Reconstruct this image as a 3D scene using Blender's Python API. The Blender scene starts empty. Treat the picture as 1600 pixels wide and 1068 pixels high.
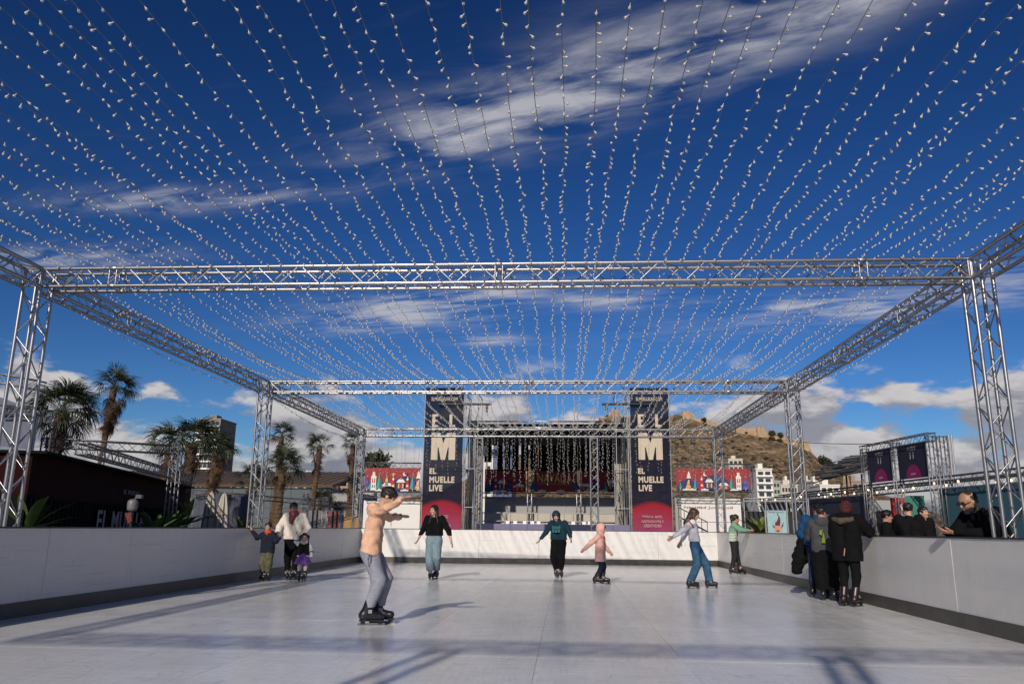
import bpy, math, random
import numpy as np
from mathutils import Vector, Matrix, Quaternion, noise as mnoise
random.seed(7)
SC = bpy.context.scene
COL = SC.collection
R = math.radians

# ------------------------------------------------------------------ camera
CAM_H = 1.15
F_PX, PITCH, YAW, ROLL = 1236.98, 0.2309, 0.0676, 0.0107
cam_d = bpy.data.cameras.new('camera')
cam = bpy.data.objects.new('camera', cam_d); COL.objects.link(cam)
cam_d.sensor_width = 36.0
cam_d.lens = F_PX / 1600 * 36
cam_d.clip_start = 0.05
cam_d.clip_end = 6000
cam.matrix_world = (Matrix.Translation((0, 0, CAM_H)) @ Matrix.Rotation(YAW, 4, 'Z')
                    @ Matrix.Rotation(math.pi / 2 + PITCH, 4, 'X') @ Matrix.Rotation(ROLL, 4, 'Z'))
SC.camera = cam
SC.render.resolution_x, SC.render.resolution_y = 1024, 683

# ------------------------------------------------------------------ sun + sky
SUN_TRAVEL = Vector((0.215, 1.0, -0.51)).normalized()
SUN_EL = math.asin(-SUN_TRAVEL.z)
SUN_AZ = math.atan2(-SUN_TRAVEL.x, -SUN_TRAVEL.y)       # clockwise from +Y
sl = bpy.data.lights.new('sun', 'SUN'); sl.energy = 5.0; sl.angle = R(0.9); sl.color = (1.0, 0.90, 0.77)
sun = bpy.data.objects.new('sun', sl); COL.objects.link(sun)
sun.rotation_euler = SUN_TRAVEL.to_track_quat('-Z', 'Y').to_euler()
sun.location = (-10, -40, 30)

W = bpy.data.worlds.new('World'); SC.world = W; W.use_nodes = True
CLOUD_AZ = 3.0
def build_world():
    nt = W.node_tree; N = nt.nodes; L = nt.links; N.clear()
    def nd(t, **k):
        n = N.new(t)
        for a, b in k.items(): setattr(n, a, b)
        return n
    def val(sock, v):
        if hasattr(v, 'is_output') or hasattr(v, 'links'): L.new(v, sock)
        else: sock.default_value = v
    def M(op, a, b=0.0, c=0.0, clamp=False):
        n = nd('ShaderNodeMath', operation=op, use_clamp=clamp)
        val(n.inputs[0], a); val(n.inputs[1], b)
        if len(n.inputs) > 2: val(n.inputs[2], c)
        return n.outputs[0]
    def mr(v, a, b, c, d, smooth=True):
        n = nd('ShaderNodeMapRange'); n.interpolation_type = 'SMOOTHSTEP' if smooth else 'LINEAR'
        val(n.inputs[0], v)
        for i, q in enumerate((a, b, c, d)): val(n.inputs[i + 1], q)
        return n.outputs[0]
    def noise(vec, scale, detail, rough=.55, dist=0.0, lac=2.0):
        n = nd('ShaderNodeTexNoise'); n.noise_dimensions = '3D'
        L.new(vec, n.inputs['Vector']); n.inputs['Scale'].default_value = scale
        n.inputs['Detail'].default_value = detail; n.inputs['Roughness'].default_value = rough
        n.inputs['Distortion'].default_value = dist; n.inputs['Lacunarity'].default_value = lac
        return n.outputs['Fac']
    def comb(x, y, z=0.0):
        n = nd('ShaderNodeCombineXYZ'); val(n.inputs[0], x); val(n.inputs[1], y); val(n.inputs[2], z); return n.outputs[0]
    tc = nd('ShaderNodeTexCoord'); sep = nd('ShaderNodeSeparateXYZ'); L.new(tc.outputs['Generated'], sep.inputs[0])
    x, y, z = sep.outputs
    sky = nd('ShaderNodeTexSky', sky_type='NISHITA', sun_disc=False)
    sky.sun_elevation = SUN_EL; sky.sun_rotation = SUN_AZ
    sky.altitude = 200; sky.air_density = 1.0; sky.dust_density = 0.25; sky.ozone_density = 2.2
    gm = nd('ShaderNodeGamma'); gm.inputs[1].default_value = 1.5; L.new(sky.outputs[0], gm.inputs[0])
    hs = nd('ShaderNodeHueSaturation'); hs.inputs['Saturation'].default_value = 1.10; hs.inputs['Value'].default_value = 0.51
    L.new(gm.outputs[0], hs.inputs['Color'])
    tint = nd('ShaderNodeMix', data_type='RGBA', blend_type='MULTIPLY'); tint.inputs[0].default_value = 1.0
    L.new(hs.outputs[0], tint.inputs[6]); tint.inputs[7].default_value = (.66, .88, 1.2, 1)
    bg = nd('ShaderNodeBackground'); bg.inputs[1].default_value = 0.05; L.new(tint.outputs[2], bg.inputs[0])
    # ---- high cirrus, on a flat layer above the place
    zc = M('MAXIMUM', z, 0.03)
    u = M('DIVIDE', x, zc); v = M('DIVIDE', y, zc)
    uv = comb(u, v)
    ang = math.atan2(-0.55, 1.05)
    def blob(cx, cy, rot, lx, ly):
        m = nd('ShaderNodeMapping', vector_type='TEXTURE'); L.new(uv, m.inputs[0])
        m.inputs['Location'].default_value = (cx, cy, 0); m.inputs['Rotation'].default_value = (0, 0, rot)
        m.inputs['Scale'].default_value = (lx, ly, 1)
        d = nd('ShaderNodeVectorMath', operation='DOT_PRODUCT'); L.new(m.outputs[0], d.inputs[0]); L.new(m.outputs[0], d.inputs[1])
        return M('POWER', 2.718, M('MULTIPLY', d.outputs['Value'], -1.0))
    env = None
    for b in ((-0.20, 1.82, ang, 0.36, 0.15), (0.22, 1.56, ang, 0.30, 0.14), (0.50, 1.42, ang, 0.20, 0.07), (-1.2, 2.26, -0.05, 0.36, 0.08), (-2.0, 2.8, -0.1, 0.4, 0.11),
              (-0.85, 3.7, -0.35, 0.5, 0.24), (-0.45, 3.35, -0.3, 0.38, 0.15), (-0.42, 4.2, 0, 0.18, 0.12), (1.2, 3.6, 0.12, 0.36, 0.13), (0.25, 3.45, 0.0, 0.28, 0.12),
              (2.6, 2.9, -0.5, 1.6, 0.3), (-4.5, 0.6, 0.4, 1.2, 0.4), (0.5, -2.0, 0.3, 2.0, 0.5)):
        e = blob(*b); env = e if env is None else M('ADD', env, e)
    env = M('MINIMUM', env, 1.0)
    mp = nd('ShaderNodeMapping', vector_type='TEXTURE'); L.new(uv, mp.inputs[0])
    mp.inputs['Rotation'].default_value = (0, 0, ang + 0.15); mp.inputs['Scale'].default_value = (1.0, 0.36, 1)
    n1 = noise(mp.outputs[0], 3.4, 6, .6, .45)
    n2 = noise(uv, 2.2, 3, .5, .4)
    cir = M('MULTIPLY', mr(M('ADD', M('MULTIPLY', n1, .65), M('MULTIPLY', n2, .45)), .42, .76, 0, 1), env)
    cir = M('MULTIPLY', cir, 1.12)
    veil = M('MULTIPLY', mr(n1, .55, .9, 0, .03), mr(z, .1, .3, 0, 1))
    cir = M('MINIMUM', M('ADD', cir, veil), .80)
    # ---- cumulus bank low over the horizon all round
    az = M('ARCTAN2', x, y); el = M('ARCSINE', z)
    def cn(off, sc=1.0, det=6):
        return noise(comb(M('ADD', az, CLOUD_AZ), M('MULTIPLY', M('ADD', el, off), 2.3), 3.7), 7.0 * sc, det, .56, .15)
    a0 = cn(0.0); a1 = cn(0.022)
    big = noise(comb(M('ADD', az, CLOUD_AZ), 0.0, 4.4), 3.0, 1)
    lim = mr(el, R(1.0), R(11.2), .215, .615, False)
    lim = M('SUBTRACT', lim, M('MULTIPLY', M('SUBTRACT', big, .5), .45))
    dens = M('SUBTRACT', a0, lim)
    cum = M('MULTIPLY', mr(dens, .0, .09, 0, 1), mr(el, R(9.2), R(13), 1, 0))
    lit = mr(M('SUBTRACT', a0, a1), -.07, .09, 0, 1)
    thin = mr(dens, .05, .30, 1, 0)
    litv = M('ADD', M('MULTIPLY', lit, .72), M('MULTIPLY', thin, .30))
    mc = nd('ShaderNodeMix', data_type='RGBA'); val(mc.inputs[0], M('MINIMUM', litv, 1.0))
    mc.inputs[6].default_value = (.21, .22, .28, 1); mc.inputs[7].default_value = (.88, .83, .81, 1)
    b2 = nd('ShaderNodeBackground'); L.new(mc.outputs[2], b2.inputs[0]); b2.inputs[1].default_value = 0.85
    b1 = nd('ShaderNodeBackground'); b1.inputs[0].default_value = (.72, .72, .77, 1); b1.inputs[1].default_value = 0.85
    s1 = nd('ShaderNodeMixShader'); L.new(cir, s1.inputs[0]); L.new(bg.outputs[0], s1.inputs[1]); L.new(b1.outputs[0], s1.inputs[2])
    s2 = nd('ShaderNodeMixShader'); L.new(M('MULTIPLY', cum, .93), s2.inputs[0]); L.new(s1.outputs[0], s2.inputs[1]); L.new(b2.outputs[0], s2.inputs[2])
    out = nd('ShaderNodeOutputWorld'); L.new(s2.outputs[0], out.inputs[0])
build_world()
W.cycles.sampling_method = 'MANUAL'; W.cycles.sample_map_resolution = 256
vs = SC.view_settings
vs.view_transform = 'Standard'; vs.look = 'None'; vs.gamma = 1; vs.exposure = -0.27; vs.use_curve_mapping = False
SC.cycles.max_bounces = 8; SC.cycles.transparent_max_bounces = 12

# ------------------------------------------------------------------ helpers
def P(px, py, Y):
    """point of the place seen at photo pixel (px, py), at distance Y down the rink"""
    X = (px - 800) / F_PX; V = (534 - py) / F_PX
    c, s = math.cos(ROLL), math.sin(ROLL); X, V = X * c - V * s, X * s + V * c
    c, s = math.cos(PITCH), math.sin(PITCH); u = V * c + s; fw = -V * s + c
    c, s = math.cos(YAW), math.sin(YAW)
    d = Vector((X * c - fw * s, X * s + fw * c, u))
    return d * (Y / d.y) + Vector((0, 0, CAM_H))

def tag(o, label=None, cat=None, group=None, kind=None):
    if label: o['label'] = label
    if cat: o['category'] = cat
    if group: o['group'] = group
    if kind: o['kind'] = kind
    return o
def thing(name, label, cat, loc=(0, 0, 0), rz=0.0, group=None, kind=None):
    o = bpy.data.objects.new(name, None); COL.objects.link(o)
    o.empty_display_size = .1
    o.location = loc; o.rotation_euler = (0, 0, rz)
    return tag(o, label, cat, group, kind or 'thing')
def link(name, me, parent=None, mtx=None):
    o = bpy.data.objects.new(name, me); COL.objects.link(o)
    if parent is not None: o.parent = parent
    if mtx is not None: o.matrix_local = mtx
    return o

class MB:
    def __init__(s): s.v = []; s.f = []; s.m = []
    def add(s, vs, fs, mi=0):
        b = len(s.v); s.v += [tuple(q) for q in vs]
        s.f += [tuple(b + i for i in f) for f in fs]; s.m += [mi] * len(fs)
    def box(s, c, d, mi=0, rot=None, rz=0.0):
        if rz: rot = Matrix.Rotation(rz, 3, 'Z')
        c = Vector(c); pts = []
        for k in range(8):
            q = Vector(((.5 if k & 1 else -.5) * d[0], (.5 if k & 2 else -.5) * d[1], (.5 if k & 4 else -.5) * d[2]))
            pts.append(c + (rot @ q if rot else q))
        s.add(pts, [(0, 2, 3, 1), (4, 5, 7, 6), (0, 1, 5, 4), (2, 6, 7, 3), (0, 4, 6, 2), (1, 3, 7, 5)], mi)
    def boxp(s, a, b, mi=0):
        s.box([(a[i] + b[i]) / 2 for i in range(3)], [abs(b[i] - a[i]) for i in range(3)], mi)
    def cyl(s, a, b, r0, r1=None, n=8, mi=0, caps=True):
        a = Vector(a); b = Vector(b); r1 = r0 if r1 is None else r1
        z = (b - a).normalized(); x = z.orthogonal().normalized(); y = z.cross(x)
        pts = []
        for p, r in ((a, r0), (b, r1)):
            for i in range(n):
                t = 2 * math.pi * i / n; pts.append(p + (x * math.cos(t) + y * math.sin(t)) * r)
        fs = [(i, (i + 1) % n, n + (i + 1) % n, n + i) for i in range(n)]
        if caps: fs += [tuple(range(n - 1, -1, -1)), tuple(range(n, 2 * n))]
        s.add(pts, fs, mi)
    def tube(s, pts, r, n=6, mi=0, taper=None):
        pts = [Vector(p) for p in pts]; rings = []
        up = Vector((0, 0, 1))
        for i, p in enumerate(pts):
            t = (pts[min(i + 1, len(pts) - 1)] - pts[max(i - 1, 0)]).normalized()
            x = t.cross(up); x = t.orthogonal() if x.length < 1e-3 else x
            x.normalize(); y = t.cross(x)
            rr = r if taper is None else r * (1 + (taper - 1) * i / (len(pts) - 1))
            rings += [p + (x * math.cos(2 * math.pi * k / n) + y * math.sin(2 * math.pi * k / n)) * rr for k in range(n)]
        fs = []
        for i in range(len(pts) - 1):
            for k in range(n): fs.append((i * n + k, i * n + (k + 1) % n, (i + 1) * n + (k + 1) % n, (i + 1) * n + k))
        fs += [tuple(range(n - 1, -1, -1)), tuple(range((len(pts) - 1) * n, len(pts) * n))]
        s.add(rings, fs, mi)
    def lathe(s, prof, n=16, mi=0, c=(0, 0, 0)):
        c = Vector(c); pts = []
        for r, z in prof:
            for k in range(n): pts.append(c + Vector((r * math.cos(2 * math.pi * k / n), r * math.sin(2 * math.pi * k / n), z)))
        m = len(prof)
        fs = [(i * n + k, i * n + (k + 1) % n, (i + 1) * n + (k + 1) % n, (i + 1) * n + k) for i in range(m - 1) for k in range(n)]
        fs += [tuple(range(n - 1, -1, -1)), tuple(range((m - 1) * n, m * n))]
        s.add(pts, fs, mi)
    def prism(s, pts, ext, mi=0):
        pts = [Vector(p) for p in pts]; ext = Vector(ext); n = len(pts)
        fs = [tuple(range(n - 1, -1, -1)), tuple(range(n, 2 * n))] + [(i, (i + 1) % n, n + (i + 1) % n, n + i) for i in range(n)]
        s.add(pts + [p + ext for p in pts], fs, mi)
    def mesh(s, name, mats, smooth=False):
        me = bpy.data.meshes.new(name); me.from_pydata(s.v, [], s.f)
        for m in (mats if isinstance(mats, (list, tuple)) else [mats]): me.materials.append(m)
        if any(s.m): me.polygons.foreach_set('material_index', s.m)
        if smooth: me.polygons.foreach_set('use_smooth', [True] * len(s.f))
        me.update(); return me
    def build(s, name, mats, parent=None, smooth=False, mtx=None):
        return link(name, s.mesh(name, mats, smooth), parent, mtx)

MATS = {}
def mat(name, col, rough=.6, metal=0.0, var=.10, scale=6.0, bump=0.0, bscale=60.0, spec=.5, emit=None, alpha=1.0, stretch=(1, 1, 1), col2=None, coord='Object'):
    if name in MATS: return MATS[name]
    m = bpy.data.materials.new(name); m.use_nodes = True; MATS[name] = m
    nt = m.node_tree; N = nt.nodes; L = nt.links
    b = N['Principled BSDF']
    b.inputs['Roughness'].default_value = rough; b.inputs['Metallic'].default_value = metal
    b.inputs['Specular IOR Level'].default_value = spec
    if alpha < 1: b.inputs['Alpha'].default_value = alpha
    tc = N.new('ShaderNodeTexCoord'); mp = N.new('ShaderNodeMapping'); L.new(tc.outputs[coord], mp.inputs[0])
    mp.inputs['Scale'].default_value = stretch
    no = N.new('ShaderNodeTexNoise'); no.inputs['Scale'].default_value = scale; no.inputs['Detail'].default_value = 6; no.inputs['Roughness'].default_value = .6
    L.new(mp.outputs[0], no.inputs['Vector'])
    rp = N.new('ShaderNodeValToRGB'); L.new(no.outputs['Fac'], rp.inputs[0])
    c2 = col2 or tuple(min(1, c * (1 + var)) for c in col)
    c1 = col if col2 else tuple(c * (1 - var) for c in col)
    rp.color_ramp.elements[0].position = .32; rp.color_ramp.elements[1].position = .68
    rp.color_ramp.elements[0].color = (*c1, 1); rp.color_ramp.elements[1].color = (*c2, 1)
    L.new(rp.outputs[0], b.inputs['Base Color'])
    if bump:
        n2 = N.new('ShaderNodeTexNoise'); n2.inputs['Scale'].default_value = bscale; n2.inputs['Detail'].default_value = 4
        L.new(mp.outputs[0], n2.inputs['Vector'])
        bp = N.new('ShaderNodeBump'); bp.inputs['Strength'].default_value = bump; bp.inputs['Distance'].default_value = .02
        L.new(n2.outputs['Fac'], bp.inputs['Height']); L.new(bp.outputs[0], b.inputs['Normal'])
    if emit:
        b.inputs['Emission Color'].default_value = (*emit[0], 1); b.inputs['Emission Strength'].default_value = emit[1]
    return m

ALU = mat('brushed_aluminium', (.34, .34, .35), .36, .9, .10, 9, .03, 90)
ALU_DULL = mat('dull_aluminium', (.19, .19, .20), .45, .75, .14, 9, .03, 90)
STEEL = mat('galvanised_steel', (.36, .37, .38), .5, .6, .18, 14)
BLACK = mat('black_plastic', (.012, .012, .014), .45, 0, .2)
BLACKCLOTH = mat('black_cloth', (.004, .004, .005), .95, 0, .25, 20, spec=.03)
WHITEPANEL = mat('white_board', (.64, .625, .605), .38, 0, .035, 3, .02, 18)
def scuff_boards():
    nt = WHITEPANEL.node_tree; N = nt.nodes; L = nt.links; b = N['Principled BSDF']; src = b.inputs['Base Color'].links[0].from_socket
    geo = N.new('ShaderNodeNewGeometry')
    def streak(sc, st, p0, p1, amt, col):
        nonlocal src
        mp = N.new('ShaderNodeMapping'); mp.inputs['Scale'].default_value = st; L.new(geo.outputs['Position'], mp.inputs[0])
        n = N.new('ShaderNodeTexNoise'); n.inputs['Scale'].default_value = sc; n.inputs['Detail'].default_value = 5; L.new(mp.outputs[0], n.inputs[0])
        r = N.new('ShaderNodeMapRange'); L.new(n.outputs['Fac'], r.inputs[0]); r.inputs[1].default_value = p0; r.inputs[2].default_value = p1; r.inputs[3].default_value = 0; r.inputs[4].default_value = amt
        mx = N.new('ShaderNodeMix'); mx.data_type = 'RGBA'; L.new(r.outputs[0], mx.inputs[0]); L.new(src, mx.inputs[6]); mx.inputs[7].default_value = (*col, 1); src = mx.outputs[2]
    streak(2.2, (.25, .25, 9), .60, .74, .45, (.30, .29, .28)); streak(9, (1, 1, .12), .60, .80, .25, (.40, .38, .35)); streak(60, (.2, .2, 1.5), .68, .72, .5, (.16, .16, .17))
    L.new(src, b.inputs['Base Color'])
scuff_boards()
KICK = mat('dark_kick_plate', (.060, .055, .047), .5, 0, .2, 5)
DARKGREY = mat('dark_grey_paint', (.06, .062, .07), .6)
WHITEPAINT = mat('white_paint', (.78, .77, .75), .6, 0, .05)
BULB = mat('frosted_bulb', (.60, .58, .54), .22, 0, .04, 40)
BULB.node_tree.nodes['Principled BSDF'].inputs['Transmission Weight'].default_value = .25
WIRE = mat('grey_wire', (.16, .17, .18), .5, 0, .1)
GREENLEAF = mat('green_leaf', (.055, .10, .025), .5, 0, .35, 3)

# ------------------------------------------------------------------ ground and rink floor
def ground():
    g = MB(); S = 3500
    g.add([(-S, -S, -.05), (S, -S, -.05), (S, S, -.05), (-S, S, -.05)], [(0, 1, 2, 3)])
    m = mat('quay_paving', (.10, .095, .09), .85, 0, .25, .6, .2, 12)
    o = g.build('ground', m); tag(o, kind='structure')
ground()

RINK_X0, RINK_X1 = -6.86, 5.02
def right_wall_x(y): return 4.93 + (y - 9.4) * (5.08 - 4.93) / 18.3
def far_wall_y(x): return 26.9 + (x + 6.86) * .8 / 11.94

def ice_material():
    m = bpy.data.materials.new('synthetic_ice'); m.use_nodes = True
    nt = m.node_tree; N = nt.nodes; L = nt.links; b = N['Principled BSDF']
    tc = N.new('ShaderNodeTexCoord'); oi = N.new('ShaderNodeObjectInfo'); geo = N.new('ShaderNodeNewGeometry')
    def noise(vec, sc, det, stretch, rot=0.0):
        mp = N.new('ShaderNodeMapping'); mp.inputs['Scale'].default_value = stretch; mp.inputs['Rotation'].default_value = (0, 0, rot)
        L.new(vec, mp.inputs[0]); n = N.new('ShaderNodeTexNoise'); n.inputs['Scale'].default_value = sc; n.inputs['Detail'].default_value = det
        n.inputs['Roughness'].default_value = .62; L.new(mp.outputs[0], n.inputs['Vector']); return n.outputs['Fac']
    pos = geo.outputs['Position']
    worn = noise(pos, .55, 6, (1, 1, 1)); s1 = noise(pos, 26, 5, (1, .07, 1), .5); s2 = noise(pos, 22, 5, (.08, 1, 1), .25); grain = noise(pos, 160, 2, (1, 1, 1))
    def math_(op, a, bb):
        n = N.new('ShaderNodeMath'); n.operation = op
        for i, q in enumerate((a, bb)):
            if isinstance(q, (int, float)): n.inputs[i].default_value = q
            else: L.new(q, n.inputs[i])
        return n.outputs[0]
    mix = math_('ADD', math_('MULTIPLY', worn, .45), math_('ADD', math_('MULTIPLY', s1, .22), math_('MULTIPLY', s2, .33)))
    mix = math_('ADD', mix, math_('MULTIPLY', math_('SUBTRACT', oi.outputs['Random'], .5), .05))
    rp = N.new('ShaderNodeValToRGB'); L.new(mix, rp.inputs[0])
    rp.color_ramp.elements[0].position = .33; rp.color_ramp.elements[1].position = .68
    rp.color_ramp.elements[0].color = (.57, .575, .59, 1); rp.color_ramp.elements[1].color = (.80, .795, .785, 1)
    # curved blade marks
    def marks(sc, seed, width, amt):
        mp = N.new('ShaderNodeMapping'); mp.inputs['Location'].default_value = (seed, seed * 2.3, 0); L.new(pos, mp.inputs[0])
        n = N.new('ShaderNodeTexNoise'); n.inputs['Scale'].default_value = sc; n.inputs['Detail'].default_value = 1.2; n.inputs['Distortion'].default_value = .6; L.new(mp.outputs[0], n.inputs['Vector'])
        q = N.new('ShaderNodeTexNoise'); q.inputs['Scale'].default_value = sc * 2.7; q.inputs['Detail'].default_value = 2; L.new(mp.outputs[0], q.inputs['Vector'])
        d = math_('ABSOLUTE', math_('SUBTRACT', n.outputs['Fac'], .5), 0); r = N.new('ShaderNodeMapRange'); L.new(d, r.inputs[0]); r.inputs[1].default_value = 0; r.inputs[2].default_value = width; r.inputs[3].default_value = amt; r.inputs[4].default_value = 0
        g = N.new('ShaderNodeMapRange'); L.new(q.outputs['Fac'], g.inputs[0]); g.inputs[1].default_value = .45; g.inputs[2].default_value = .6
        return math_('MULTIPLY', r.outputs[0], g.outputs[0])
    mk = None
    for sc, sd, wd in ((.55, 0, .004), (.8, 5, .005), (1.3, 9, .006), (1.7, 14, .007), (2.3, 21, .009), (3.1, 33, .010)):
        q = marks(sc, sd, wd, .55); mk = q if mk is None else math_('MAXIMUM', mk, q)
    mxm = N.new('ShaderNodeMix'); mxm.data_type = 'RGBA'; L.new(mk, mxm.inputs[0]); L.new(rp.outputs[0], mxm.inputs[6]); mxm.inputs[7].default_value = (.40, .42, .46, 1)
    L.new(mxm.outputs[2], b.inputs['Base Color'])
    mr = N.new('ShaderNodeMapRange'); L.new(mix, mr.inputs[0]); mr.inputs[1].default_value = .3; mr.inputs[2].default_value = .7
    mr.inputs[3].default_value = .12; mr.inputs[4].default_value = .28; L.new(mr.outputs[0], b.inputs['Roughness'])
    b.inputs['Specular IOR Level'].default_value = .55
    bp = N.new('ShaderNodeBump'); bp.inputs['Strength'].default_value = .10; bp.inputs['Distance'].default_value = .01
    L.new(math_('ADD', math_('ADD', s1, s2), math_('MULTIPLY', grain, .5)), bp.inputs['Height']); L.new(bp.outputs[0], b.inputs['Normal'])
    return m
ICE = ice_material()
def rink_floor():
    root = MB(); root.boxp((RINK_X0 - .3, -6, -.045), (RINK_X1 + .3, 28.2, -.006))
    ro = root.build('rink_floor', DARKGREY); tag(ro, kind='structure')
    w, l = 1.32, 2.62; g = .0024
    meshes = {}
    ys = -5.4
    for j in range(13):
        for i in range(9):
            x0 = RINK_X0 + i * w; y0 = ys + j * l
            dx, dy = w - g, l - g
            if y0 + l > 27.6: dy = 27.6 - y0
            k = round(dy, 3)
            if k not in meshes:
                b = MB(); e = .0004; t = .006
                b.add([(0, 0, -t), (dx, 0, -t), (dx, dy, -t), (0, dy, -t), (e, e, 0), (dx - e, e, 0), (dx - e, dy - e, 0), (e, dy - e, 0)],
                      [(4, 5, 6, 7), (0, 1, 5, 4), (1, 2, 6, 5), (2, 3, 7, 6), (3, 0, 4, 7)])
                meshes[k] = b.mesh('ice_panel', ICE)
            o = link('ice_panel', meshes[k], ro)
            o.location = (x0, y0, 0)
            o.rotation_euler = (0, random.uniform(-.0003, .0003), 0)
rink_floor()

# ------------------------------------------------------------------ rink barrier
def barrier(name, label, A, B, seg, group='white boards around the rink'):
    """boards from A to B; the rink lies to the left of the direction A->B"""
    A = Vector((*A, 0)); B = Vector((*B, 0)); d = B - A; Ln = d.length; d.normalize()
    nrm = Vector((-d.y, d.x, 0))                      # towards the rink
    root = thing(name, label, 'barrier', A, math.atan2(d.y, d.x), group)
    n = max(1, round(Ln / seg)); s = Ln / n
    pm = {}
    b = MB(); b.boxp((.003, -.035, .185), (s - .003, 0, 1.085)); me = b.mesh('board_panel', WHITEPANEL)
    k = MB(); k.boxp((.001, -.035, .0), (s - .001, .014, .183)); ke = k.mesh('kick_plate', KICK)
    c = MB(); c.boxp((0.0, -.045, 1.087), (s, .010, 1.107)); ce = c.mesh('cap_rail', BLACK)
    f = MB(); f.boxp((-.03, -.09, .0), (.03, -.037, 1.07)); fe = f.mesh('support_post', STEEL)
    for i in range(n):
        for nm, m in (('board_panel', me), ('kick_plate', ke), ('cap_rail', ce)):
            o = link(nm, m, root); o.location = (i * s, random.uniform(-.003, .003) if nm == 'board_panel' else 0, 0)
            if nm == 'board_panel': o.rotation_euler = (random.uniform(-.004, .004), 0, random.uniform(-.0015, .0015))
        o = link('support_post', fe, root); o.location = (i * s + .05, 0, 0)
    return root
XR_far = right_wall_x(27.65)
barrier('rink_barrier', 'white board wall in shade along the left of the rink', (RINK_X0, 26.9), (RINK_X0, -6), 2.05)
barrier('rink_barrier', 'sunlit white board wall across the far end of the rink', (XR_far, 27.65), (RINK_X0 + .012, 26.9), 1.99)
barrier('rink_barrier', 'grey lit white board wall along the right of the rink', (right_wall_x(-6), -6), (XR_far - .012, 27.65), 2.05)
# ------------------------------------------------------------------ aluminium truss
def unit_cyl(n, m, name):
    b = MB(); b.cyl((0, 0, 0), (0, 0, 1), 1, 1, n)
    me = b.mesh(name, m)
    me.polygons.foreach_set('use_smooth', [len(p.vertices) == 4 for p in me.polygons]); return me
CHORD = unit_cyl(12, ALU, 'chord'); BRACE = unit_cyl(7, ALU, 'brace')
def rod(name, me, parent, a, b, r):
    a = Vector(a); b = Vector(b); d = b - a
    q = d.to_track_quat('Z', 'Y')
    m = Matrix.Translation(a) @ q.to_matrix().to_4x4() @ Matrix.Diagonal((r, r, d.length, 1))
    return link(name, me, parent, m)
def truss(name, label, A, B, s=.2508, pitch=.30, rc=.0245, rb=.0095, single=True, cat='truss', group=None, side=None, joints=(), material=None, root=None):
    """square box truss with axis A->B; chords at +-s/2"""
    A = Vector(A); B = Vector(B); d = (B - A); Ln = d.length; d.normalize()
    up = Vector((0, 0, 1)) if abs(d.z) < .9 else (side or Vector((1, 0, 0)))
    u = d.cross(up).normalized(); w = u.cross(d).normalized()
    if root is None: root = thing(name, label, cat, A, 0, group)
    ofs = A - Vector(root.location)
    c4 = [u * sx * s / 2 + w * sz * s / 2 + ofs for sx, sz in ((-1, -1), (1, -1), (1, 1), (-1, 1))]
    n = max(2, round(Ln / pitch)); p = Ln / n
    bars = []
    for f in range(4):
        a, b = c4[f], c4[(f + 1) % 4]
        for k in range(n):
            q0, q1 = (a, b) if (k + f) % 2 == 0 else (b, a)
            e = rc * .7
            s0 = q0 + d * (k * p + e); s1 = q1 + d * ((k + 1) * p - e)
            bars.append((s0, s1))
        for t in [rc, Ln - rc] + [j for j in joints for j in (j - .05, j + .05)]:
            bars.append((a + d * t, b + d * t))
    if single:
        for c in c4: rod('chord', CHORD, root, c, c + d * Ln, rc)
        for a, b in bars: rod('brace', BRACE, root, a, b, rb)
        for j in joints:
            for c in c4: rod('coupler', CHORD, root, c + d * (j - .045), c + d * (j + .045), rc * 1.28)
    else:
        for c in c4:
            m = MB(); m.cyl(c, c + d * Ln, rc, n=8); m.build('chord', material or ALU, root, True)
        m = MB()
        for a, b in bars: m.cyl(a, b, rb, n=5, caps=False)
        o = m.build('bracing', material or ALU, root, True); o['kind'] = 'stuff'
    return root

S_ = .2508
ZB = 4.308; ZC = ZB + S_ / 2; ZT = ZB + S_
XLc = -7.163 - S_ / 2; XRc = 5.172 + S_ / 2
ROWS = (9.956, 18.544, 27.876)         # near chord of each cross beam
Y0 = -.475
rows_c = [r + S_ / 2 for r in ROWS]
G = 'aluminium frame trusses over the rink'
rowname = ('nearest', 'second', 'farthest')
h = S_ / 2 + .004
for i, yc in enumerate(rows_c):
    nm = ('nearest cross', 'middle', 'farthest')[i]
    truss('overhead_truss', ['nearest lattice truss beam crossing the whole picture above the skaters', 'middle lattice truss beam crossing above the rink behind the nearest one',
                         'farthest lattice truss beam above the far wall with light curtain hanging'][i],
          (XLc + h, yc, ZC), (XRc - h, yc, ZC), group=G, joints=(1.0, 6.3, 11.0))
    for side, xc in (('left', XLc), ('right', XRc)):
        t = truss('truss_tower', '%s lattice truss tower behind the %s boards, %s along the rink' % ('upright', side, rowname[i]),
              (xc, yc, -.045), (xc, yc, ZT), group=G)
for side, xc in (('left', XLc), ('right', XRc)):
    ys = [Y0 + S_ / 2] + rows_c
    for i in range(3):
        truss('overhead_truss', 'lattice truss side beam along the %s of the rink, %s stretch' % (side, ('overhead', 'middle', 'farthest')[i]),
              (xc, ys[i] + h, ZC), (xc, ys[i + 1] - h, ZC), group=G, joints=(2.0, 5.0), single=True)
# frame over the entrance behind the viewer: only its shadow is seen
truss('overhead_truss', 'truss beam over the rink entrance whose shadow lies on the ice', (XLc - .12, Y0 + .12, ZC), (XRc + .12, Y0 + .12, ZC), group=G, single=False)
for px_, nm in ((-2.95, 'left'), (.72, 'right')):
    truss('truss_tower', 'truss tower at the rink entrance, %s one' % nm, (px_, Y0 + .12, -.045), (px_, Y0 + .12, ZB - .03), group=G, single=False)
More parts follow.
